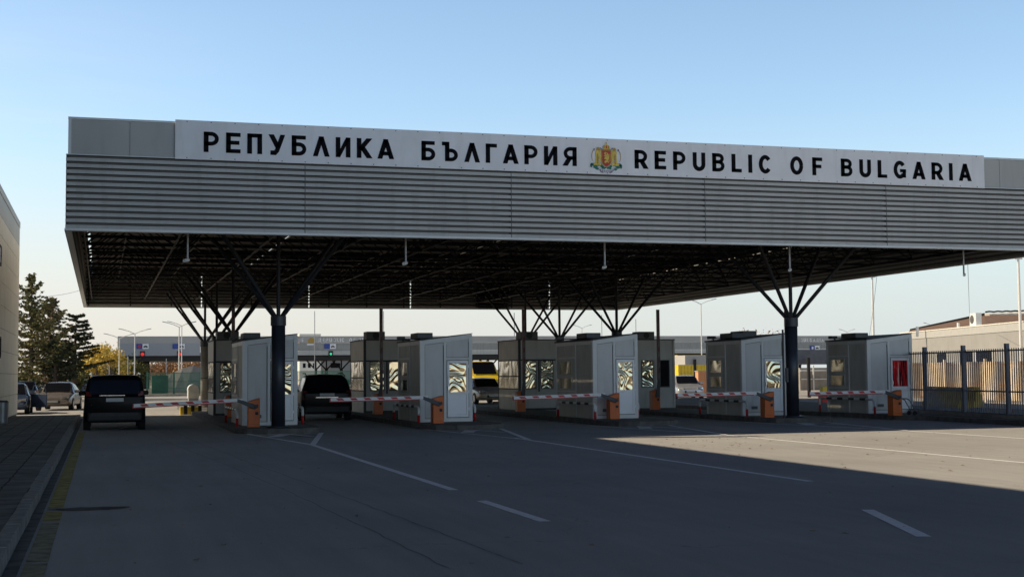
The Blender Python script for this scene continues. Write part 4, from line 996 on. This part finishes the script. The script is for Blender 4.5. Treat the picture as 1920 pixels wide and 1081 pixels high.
word('OF', atx(655,YC), atx(666,YC), W(660,640.5).z, .5, -.002, M['sign_white'], fc, .02)
word('BUL', atx(672,YC), atx(690,YC), W(680,640.5).z, .5, -.002, M['sign_white'], fc, .02)
word('BULGARIA', atx(1502,YC), atx(1546,YC), W(1520,640.5).z, .5, -.002, M['sign_white'], fc, .02)
b = MB(); X = atx(584,YC); Z = W(584,638).z
b.q([(X-.45,-.03,Z-.3),(X+.45,-.03,Z-.3),(X+.5,-.03,Z+.05),(X+.2,-.03,Z+.35),(X-.2,-.03,Z+.35),(X-.5,-.03,Z+.05)]); b.build('emblem', M['gold_dark'], fc)
b = MB(); b.box(X-.6,X+.3,-.04,-.002,Z-.62,Z-.42); b.build('emblem_plate', M['sign_white'], fc)
for i, (px, py, m1, lit, lb_) in enumerate(((262,649,'red','lit_red','lane sign with red square over a red signal on the far canopy, left'),(330,649,'blue_sign','lit_red','lane sign with blue square over a red signal on the far canopy'),(614,649,'blue_sign','lit_green','lane sign with blue square over a green signal on the far canopy'),(1524,652,'blue_sign',None,'blue lane sign on the far canopy seen right of the tall column'))):
    p = at(px, py, YC-.15); t = thing('lane_sign', lb_, 'sign', p, 0, 'lane signs on the far canopy')
    b = MB(); b.box(-.42,.3,-.03,.05,-.32,.34); pl = b.build('plate', M['blue_sign'], t)
    b = MB(); b.box(-.2,.1,-.034,-.0305,-.18,.2) ; b.build('symbol', M['red'] if m1 == 'red' else M['sign_white'], pl) if i in (0,3) else b.build('symbol', M['trim'], pl) if False else None
    b = MB(); b.box(.33,1.12,-.03,.05,-.32,.34); p2 = b.build('plate', M['sign_white'], t)
    b = MB(); b.box(.45,1.0,-.034,-.0305,-.1,-.0); b.box(.55,.88,-.034,-.0305,.001,.09); b.box(.5,.62,-.034,-.0305,-.15,-.101); b.box(.82,.94,-.034,-.0305,-.15,-.101); b.build('car_symbol', M['black'], p2)
    if lit:
        t2 = thing('traffic_signal', lb_.replace('lane sign with','signal lamp under the sign with').split(' over')[0]+(', glowing green' if lit == 'lit_green' else ', glowing red'), 'traffic light', p+Vector((.45 if i else .35,-.0,-1.0)), 0)
        b = MB(); b.box(-.3,.3,.0,.12,-.35,.4); b.build('housing', M['grille'], t2)
        b = MB(); b.tube((0,-.03,0),(0,-.002,0),.22 if lit == 'lit_red' else .16,16); b.build('lamp', M[lit], t2)

# buildings seen under the far canopy
t = tag(None or bpy.data.objects.new('block_building', None), 'sunlit cream block far behind, seen between the first two booths', 'building'); C.objects.link(t); t.location = (atx(589,240),240,0)
b = MB(); b.box(-2.6,1.2,0,8,0,9); b.build('wall', M['wall_cream'], t)
b = MB()
for k in range(3): b.box(-2.0+.9*k,-1.5+.9*k,-.02,-.001,3,3.8)
b.build('window', M['glass_dark'], t)
t = thing('hall_building', 'long pale grey hall behind the green fence between the first two booths', 'building', (atx(640,250),250,0))
b = MB(); b.box(-4,9,0,10,0,6.2); b.build('wall', M['bldg_grey'], t)
b = MB(); b.box(-2.,-.2,-.02,-.001,3,3.9); b.box(2,3.2,-.02,-.001,3,3.9); b.build('window', M['glass_dark'], t)
t = thing('brick_house', 'pinkish distant house left of the cream block', 'building', (atx(560,260),260,0))
b = MB(); b.box(-3,3.2,0,8,0,6.5); b.build('wall', M['rear_brown'], t); b = MB(); b.box(-3.2,3.4,-.2,8.2,6.501,7.0); b.build('roof', M['roof_brown'], t)
t = thing('site_mound', 'white mound of stored material behind the green fence', 'mound', (atx(355,135),135,0))
b = MB(); rs = random.Random(3)
prof = [(-3.6,.0),(-2.8,1.6),(-1.6,2.0),(-.6,2.5),(.4,2.7),(1.4,2.4),(2.2,2.75),(3.2,1.8),(3.8,0)]
for i in range(len(prof)-1):
    (xa,za),(xb,zb2) = prof[i],prof[i+1]; b.q([(xa,-1.2,0),(xb,-1.2,0),(xb,0,zb2),(xa,0,za)]); b.q([(xa,0,za),(xb,0,zb2),(xb,2,0),(xa,2,0)])
b.build('sheet', M['concrete'], t)

# green mesh fences
def green_fence(label, px0, px1, Y, ytop, seed):
    xa, xb = atx(px0,Y), atx(px1,Y); zt_ = at((px0+px1)/2, ytop, Y).z; t = thing('green_fence', label, 'fence', (xa,Y,0), 0, 'green mesh fences'); Ln = xb-xa
    b = MB(); x = 0
    while x < Ln: b.box(x,x+.035,0,.03,.05,zt_-.05); x += .075
    for z in (.1,.6,1.2,zt_-.1): b.box(0,Ln,-.01,.02,z,z+.05)
    b.build('mesh', M['fence_green'], t)
    b = MB(); n = max(2,int(Ln/2.4))
    for i in range(n+1): X = Ln*i/n; b = MB(); b.box(X-.06,X+.06,-.06,-.011,0,zt_); b.build('post', M['fence_green'], t)
    rs = random.Random(seed)
    for k in range(int(Ln/3)):
        X = rs.uniform(0,Ln-1.6); b = MB(); b.box(X,X+rs.uniform(.8,1.5),.06,.09,.2,zt_*rs.uniform(.6,.95)); b.build('panel', M['fence_green'], t)
green_fence('green mesh fence behind the black minivan lane', 276, 376, 122, 697, 1)
green_fence('green mesh fence between the first two booths', 545, 662, 120, 694, 2)
green_fence('green mesh fence seen left of the yellow van', 884, 912, 125, 688, 3)
# kerb beyond the lanes
b = MB(); b.box(atx(262,118),atx(690,118),118,120.5,0,.14); struct(b.build('far_kerb', M['kerb']))
b = MB(); b.box(atx(262,121),atx(1400,121),120.6,150,-.004,.1); struct(b.build('verge', M['earth']))

# ------------------------------------------------------------------ lamp posts
def lamp(label, px, Y, ytop, double=True, thick=.07, arms=1.1, name='street_lamp'):
    p = at(px, ytop, Y); t = thing(name, label, 'street lamp', (p.x,Y,0), 0, 'tall white street lamps'); H = p.z
    b = MB(); b.tube((0,0,0),(0,0,H-.4),thick,8,thick*.7); b.build('pole', M['white_metal'], t)
    b = MB()
    for s in ((-1,1) if double else (1,)): b.path([(0,0,H-.42),(s*arms*.5,0,H-.16),(s*arms,0,H)],thick*.5,6)
    b.build('arm', M['white_metal'], t)
    for s in ((-1,1) if double else (1,)):
        b = MB(); b.hexa([(s*arms,-.1,H-.02),(s*(arms+.55),-.08,H+.09),(s*(arms+.55),.08,H+.09),(s*arms,.1,H-.02),(s*arms,-.1,H+.05),(s*(arms+.5),-.07,H+.15),(s*(arms+.5),.07,H+.15),(s*arms,.1,H+.05)]); b.build('lamp_head', M['galv'], t)
for px, Y, yt, lb_ in ((224,150,627,'double street lamp at the left end of the far canopy'),(253,145,618,'double street lamp left of the red lane sign'),(336,138,605,'tall double street lamp left of the column cluster'),(341,160,604,'double street lamp just behind the tall left one'),(1091,200,610,'double street lamp above the middle booth, left'),(1314,120,562,'tall street lamp above the silver car'),(1588,215,618,'double street lamp above the dark awning'),(1748,190,606,'double street lamp over the brown roof edge')):
    lamp(lb_, px, Y, yt)
for px, Y, yt, lb_ in ((1635,95,520,'tall white mast rising behind the booth with the red pane'),(1909,75,486,'tall white mast at the right edge in front of the brown roof building')):
    p = at(px, yt, Y); t = thing('mast', lb_, 'mast', (p.x,Y,0), 0); b = MB(); b.tube((0,0,0),(0,0,p.z),.11,10,.08); b.build('pole', M['white_metal'], t)
    b = MB(); b.box(-.3,.3,-.05,.05,p.z,p.z+.1); b.build('head', M['white_metal'], t)
for px, Y, yt, lb_ in ((172,140,696,'short white post beside the cedar'),(128,118,690,'white post before the parked cars'),(205,150,684,'short white post under the yellow trees'),(240,150,668,'post standing under the far canopy end'),(312,150,672,'slim post before the rust coloured trees'),(590,175,583,'thin aerial pole between the first booths'),(719,190,583,'thin aerial pole behind the raised barrier'),(964,150,586,'thin aerial pole left of the column branches'),(1128,190,590,'thin pole left of the column branches, right group'),(1192,190,598,'thin pole right of the column branches')):
    p = at(px, yt, Y); b = MB(); b.tube((0,0,0),(0,0,p.z),.05,6); o = tag(b.build('post', M['galv'], None), lb_, 'post', 'slim posts in the distance'); o.location = (p.x,Y,0)
# overhead wires
def wire(label, A, B, sag, r=.012):
    A = Vector(A); B = Vector(B); b = MB(); P = [A.lerp(B,i/16)+Vector((0,0,-sag*math.sin(PI*i/16))) for i in range(17)]; b.path(P, r, 5); tag(b.build('wire', M['grille']), label, 'wire')
wire('thin overhead wire crossing the sky above the conifers', at(84,556,100), at(160,541,120), .1)
wire('thin wire running up beside the white mast', at(1628,640,95), at(1646,500,60), .3, .01)
wire('thin wire dropping to the air conditioner on the brown roof', at(1818,592,80), at(1814,480,45), .1, .01)

# ------------------------------------------------------------------ right: fences, building
def picket_fence(label, A, B, H, sp, m, mr, pr=.012, npost=2.8, z0=.15, posttop=.08, group=None, prw=.06, railz=(.13,.85,.93)):
    A = Vector((*A,z0)); B = Vector((*B,z0)); d = B-A; Ln = d.length; ang = math.atan2(d.y,d.x); t = thing('picket_fence', label, 'fence', A, ang, group)
    b = MB(); x = sp
    while x < Ln: b.box(x-pr,x+pr,-pr,pr,.1,H*.97); x += sp
    b.build('pickets', m, t)
    b = MB()
    for i, f in enumerate(railz): z = f*H if f > .2 else f; b.box(0,Ln,pr+.001,pr+.035,z,z+.045)
    b.build('rail', mr, t)
    n = max(1, round(Ln/npost))
    for i in range(n+1):
        X = Ln*i/n; b = MB(); b.box(X-prw,X+prw,-prw,prw,0,H+posttop); b.build('post', m if mr is not M['fence_orange'] else M['fence_cream'], t, bevel=.008)
picket_fence('dark steel picket fence in the shade right of the last booth', (27.55,43.2), (24.9,24.2), 2.2, .135, M['fence_dark'], M['fence_dark'], .012, 2.75, railz=(.1,.36,.93))
b = MB(); b.hexa([(27.45,43.2,.151),(27.65,43.2,.151),(25.0,24.2,.151),(24.8,24.2,.151),(27.45,43.2,.26),(27.65,43.2,.26),(25.0,24.2,.26),(24.8,24.2,.26)]); tag(b.build('plinth', M['concrete']), 'low concrete plinth under the dark picket fence', 'plinth')
picket_fence('sunlit cream picket fence with rusty rails behind the dark fence', (43.2,66), (42.3,44), 2.1, .17, M['fence_cream'], M['fence_orange'], .028, 3.4, z0=.0, railz=(.15,.4,.9), prw=.06)
picket_fence('second sunlit cream fence row farther back on the right', (46.3,70), (45.3,46), 2.0, .2, M['fence_cream'], M['fence_orange'], .03, 3.2, z0=.0, railz=(.15,.4,.9), prw=.06)
# yellow concrete barriers
for (pa, pb, Y0, Y1, lb_) in ((1738,1806,50,45.5,'yellow concrete road barrier in the shade behind the dark fence, long left one'),(1812,1834,47,46,'yellow concrete road barrier behind the dark fence, short right one')):
    A = at(pa,700,Y0); B = at(pb,700,Y1); A.z = B.z = 0; d = B-A; t = thing('road_barrier', lb_, 'barrier', (A.x,A.y,.15), math.atan2(d.y,d.x), 'yellow concrete barriers')
    Ln = d.length; b = MB(); pr = [(-.26,0),(-.26,.1),(-.12,.32),(-.07,.8),(.07,.8),(.12,.32),(.26,.1),(.26,0)]
    for k in range(len(pr)-1): b.q([(0,*pr[k]),(Ln,*pr[k]),(Ln,*pr[k+1]),(0,*pr[k+1])])
    b.q([(0,*p) for p in pr]); b.q([(Ln,*p) for p in reversed(pr)]); b.build('body', M['barrier_yellow'], t)
# hand truck by the fence
t = thing('hand_truck', 'small tubular hand truck leaning beside the fence corner', 'hand truck', (atx(1702,39.4),39.4,.15))
b = MB()
for s in (-.14,.14): b.path([(-.15,s,.55),(-.05,s,.5),(.2,s,.08),(.42,s,.05)],.018,8)
b.path([(-.15,-.14,.55),(-.15,.14,.55)],.018,8); b.path([(.08,-.14,.28),(.08,.14,.28)],.015,8); b.build('frame', M['fence_dark'], t)
for s in (-.18,.18):
    b = MB(); b.tube((.12,s-.015,.07),(.12,s+.015,.07),.07,16); b.build('wheel', M['tyre'], t)
# right building
A = at(1690,640,100); B = at(1935,640,74); A.z = B.z = 0; d = B-A; Ln = d.length+25
rb = thing('brown_roofed_building', 'long low grey building with brown roof behind the right-hand fences', 'building', (A.x,A.y,0), math.atan2(d.y,d.x))
Hw = at(1705,624,98.5).z; b = MB(); b.box(0,Ln,0,14,0,Hw-.55); b.build('wall', M['bldg_grey'], rb)
b = MB(); b.box(-.05,Ln,-.05,14,Hw-.545,Hw); b.build('parapet', M['bldg_band'], rb)
b = MB(); b.box(-.1,Ln,-.1,14,Hw+.002,Hw+.07); b.build('coping', M['wall_cream'], rb)
rb.rotation_euler.z = math.atan2(d.y,d.x); RI = (Matrix.Translation(rb.location) @ Matrix.Rotation(math.atan2(d.y,d.x),4,'Z')).inverted()
def rbm(): b = MB(); b.T = RI; return b
E0, E1, E2 = at(1702,623,101), at(1850,617,87.5), at(1960,612,76.5)
R0, R1, R2 = at(1706,619,107), at(1846,591,103), at(1975,588,99)
b = rbm(); b.q([E0,E1,R1,R0]); b.q([E1,E2,R2,R1]); b.q([R0,R1,R1+Vector((4,8,-2)),R0+Vector((4,8,-1))]); b.q([R1,R2,R2+Vector((4,8,-2)),R1+Vector((4,8,-2))]); b.build('roof', M['roof_brown'], rb)
b = rbm(); U = Vector((0,0,1)); F_ = Vector((-.12,-.2,0))
b.hexa([R0+F_-U*.1,R1+F_-U*.35,R1-U*.35,R0-U*.1,R0+F_+U*.12,R1+F_+U*.22,R1+U*.22,R0+U*.12]); b.build('ridge_edge', M['steel_dark'], rb)
b = rbm(); b.hexa([R1+F_*2-U*.35,R2+F_*2-U*.3,R2-U*.3,R1-U*.35,R1+F_*2+U*.16,R2+F_*2+U*.25,R2+U*.25,R1+U*.16]); b.build('roof_wall', M['wall_cream'], rb)
b = rbm(); n_ = 16
b.path([R1.lerp(R2,i_/n_)+F_*3+U*(.27+.05*(i_%2)) for i_ in range(n_+1)],.07,6); b.build('roof_rim', M['steel_dark'], rb)
for (f0, f1) in ((.17,.215),(.27,.315),(.33,.39),(.52,.58)):
    b = MB(); b.box(Ln*f0,Ln*f1,-.03,-.001,1.5,2.9); wo = b.build('window', M['glass_dark'], rb)
    b = MB()
    for (xa,xb,za,zz) in ((Ln*f0-.07,Ln*f0,1.43,2.97),(Ln*f1,Ln*f1+.07,1.43,2.97),(Ln*f0,Ln*f1,1.43,1.5),(Ln*f0,Ln*f1,2.9,2.97)): b.box(xa,xb,-.06,-.001,za,zz)
    b.build('frame', M['white_metal'], wo)
p = at(1829,611,84.5); t = thing('air_conditioner', 'white air conditioner unit standing on the brown roof', 'air conditioner', p, math.atan2(d.y,d.x)+.1)
b = MB(); b.box(-.5,.5,-.2,.25,0,.95); bo = b.build('body', M['car_white'], t, bevel=.02)
b = MB(); b.tube((-.12,-.205,.48),(-.12,-.2,.48),.32,24); b.tube((-.12,-.215,.48),(-.12,-.206,.48),.1,16); b.build('fan_grille', M['unit_dark'], bo)
b = MB(); b.box(-.4,.4,-.1,.1,-.25,-.001); b.build('bracket', M['steel_dark'], t)
for px, py, lb_ in ((1720,619,'short white vent pipe at the left corner of the brown roof'),(1797,612,'short white vent pipe left of the air conditioner')):
    p = at(px,py,94 if px < 1750 else 88); b = MB(); b.tube((0,0,-.5),(0,0,.3),.11,10); o = tag(b.build('vent_pipe', M['car_white']), lb_, 'vent pipe', 'vent pipes on the brown roof'); o.location = p

# ------------------------------------------------------------------ middle distance on the right
t = thing('dark_awning', 'dark flat awning on slim posts between the right column and the last booth', 'awning', (atx(1525,76),76,0))
za, zb2 = at(1525,682,76).z, at(1525,655,76).z
b = MB(); b.box(-1.5,6,0,6,za,zb2); b.build('roof', M['fence_dark'], t)
for px in (1516,1572):
    X = atx(px,75.6)-t.location.x; b = MB(); b.box(X-.08,X+.08,-.5,-.35,0,za+.4); b.build('post', M['steel_dark'], t)
t = thing('concrete_wall', 'sunlit stained concrete wall under the dark awning', 'wall', (atx(1500,104),104,0))
b = MB(); z2 = at(1525,689,104).z; b.box(0,16,0,.3,0,z2); b.build('wall', M['concrete'], t)
b = MB(); b.box(0,16,-.06,-.001,z2-.3,z2-.15); b.box(0,16,-.3,-.25,.9,.98); b.box(1.1,1.2,-.3,-.22,0,z2+.2); b.box(5.1,5.2,-.3,-.22,0,z2+.2); b.build('rail', M['white_metal'], t)
t = thing('yellow_shed', 'bright yellow corrugated shed behind the silver car', 'shed', (atx(1272,104),104,0))
b = MB(); zt2 = at(1290,668,104).z; x = 0
while x < 3.4: b.box(x,x+.2,0,2.5,0,zt2); b.box(x+.2,x+.3,.05,2.5,0,zt2); x += .3
b.build('wall', M['car_yellow'], t); b = MB(); b.box(-.1,3.5,-.1,2.6,zt2+.001,zt2+.12); b.build('roof', M['car_yellow'], t)
t = thing('grey_roof_slab', 'pale flat roof of a small shelter over the yellow shed', 'shelter', (atx(1285,94),94,0))
za, zb2 = at(1300,683,94).z, at(1300,666,94).z
b = MB(); b.box(0,4,0,3,za,zb2); b.build('roof', M['bldg_band'], t)
X = atx(1304,93.8)-t.location.x; b = MB(); b.box(X-.09,X+.09,-.2,-.05,0,za+.4); b.build('post', M['steel_dark'], t)
t = thing('orange_panel', 'sunlit orange box cabinet left of the fourth booth', 'cabinet', (atx(1309,88),88,0))
b = MB(); zt2 = at(1315,696,88).z; b.box(0,.9,0,.5,.0,zt2); b.build('body', M['orange_panel'], t, bevel=.02); b = MB(); b.box(-.04,.94,-.04,.54,zt2+.001,zt2+.06); b.build('lid', M['fascia_flat'], t)
t = thing('warning_beacon', 'small yellow and red beacon block on the road left of the last booth', 'beacon', (atx(1545,62),62,0))
b = MB(); b.box(-.2,.2,-.15,.15,.449,.85); b.build('body', M['car_yellow'], t, bevel=.03); b = MB(); b.box(-.26,.26,-.21,.21,0,.448); b.build('base', M['red'], t, bevel=.02)
# drum cabinet on island beside the sunlit column
t = thing('drum_cabinet', 'white rounded drum cabinet on the kerb left of the sunlit column', 'cabinet', (atx(364,64),64,.1))
b = MB(); b.tube((-.05,-.4,.95),(-.05,.5,.95),.24,24); b.box(-.28,.2,-.38,.48,.55,.95); b.build('drum', M['car_white'], t, smooth=False)
b = MB(); b.box(-.25,.18,-.3,.4,0,.549); b.build('base', M['galv'], t)
t = thing('crash_cushion', 'yellow and black striped crash cushion at the foot of the drum cabinet', 'crash cushion', (atx(358,60),60,0))
b = MB(); n = 6
for k in range(n): b.box(-.45+.15*k,-.3+.15*k,-.2,.2,.02,.35+.05*(k%2),k%2)
b.build('blocks', [M['car_yellow'], M['grille']], t)
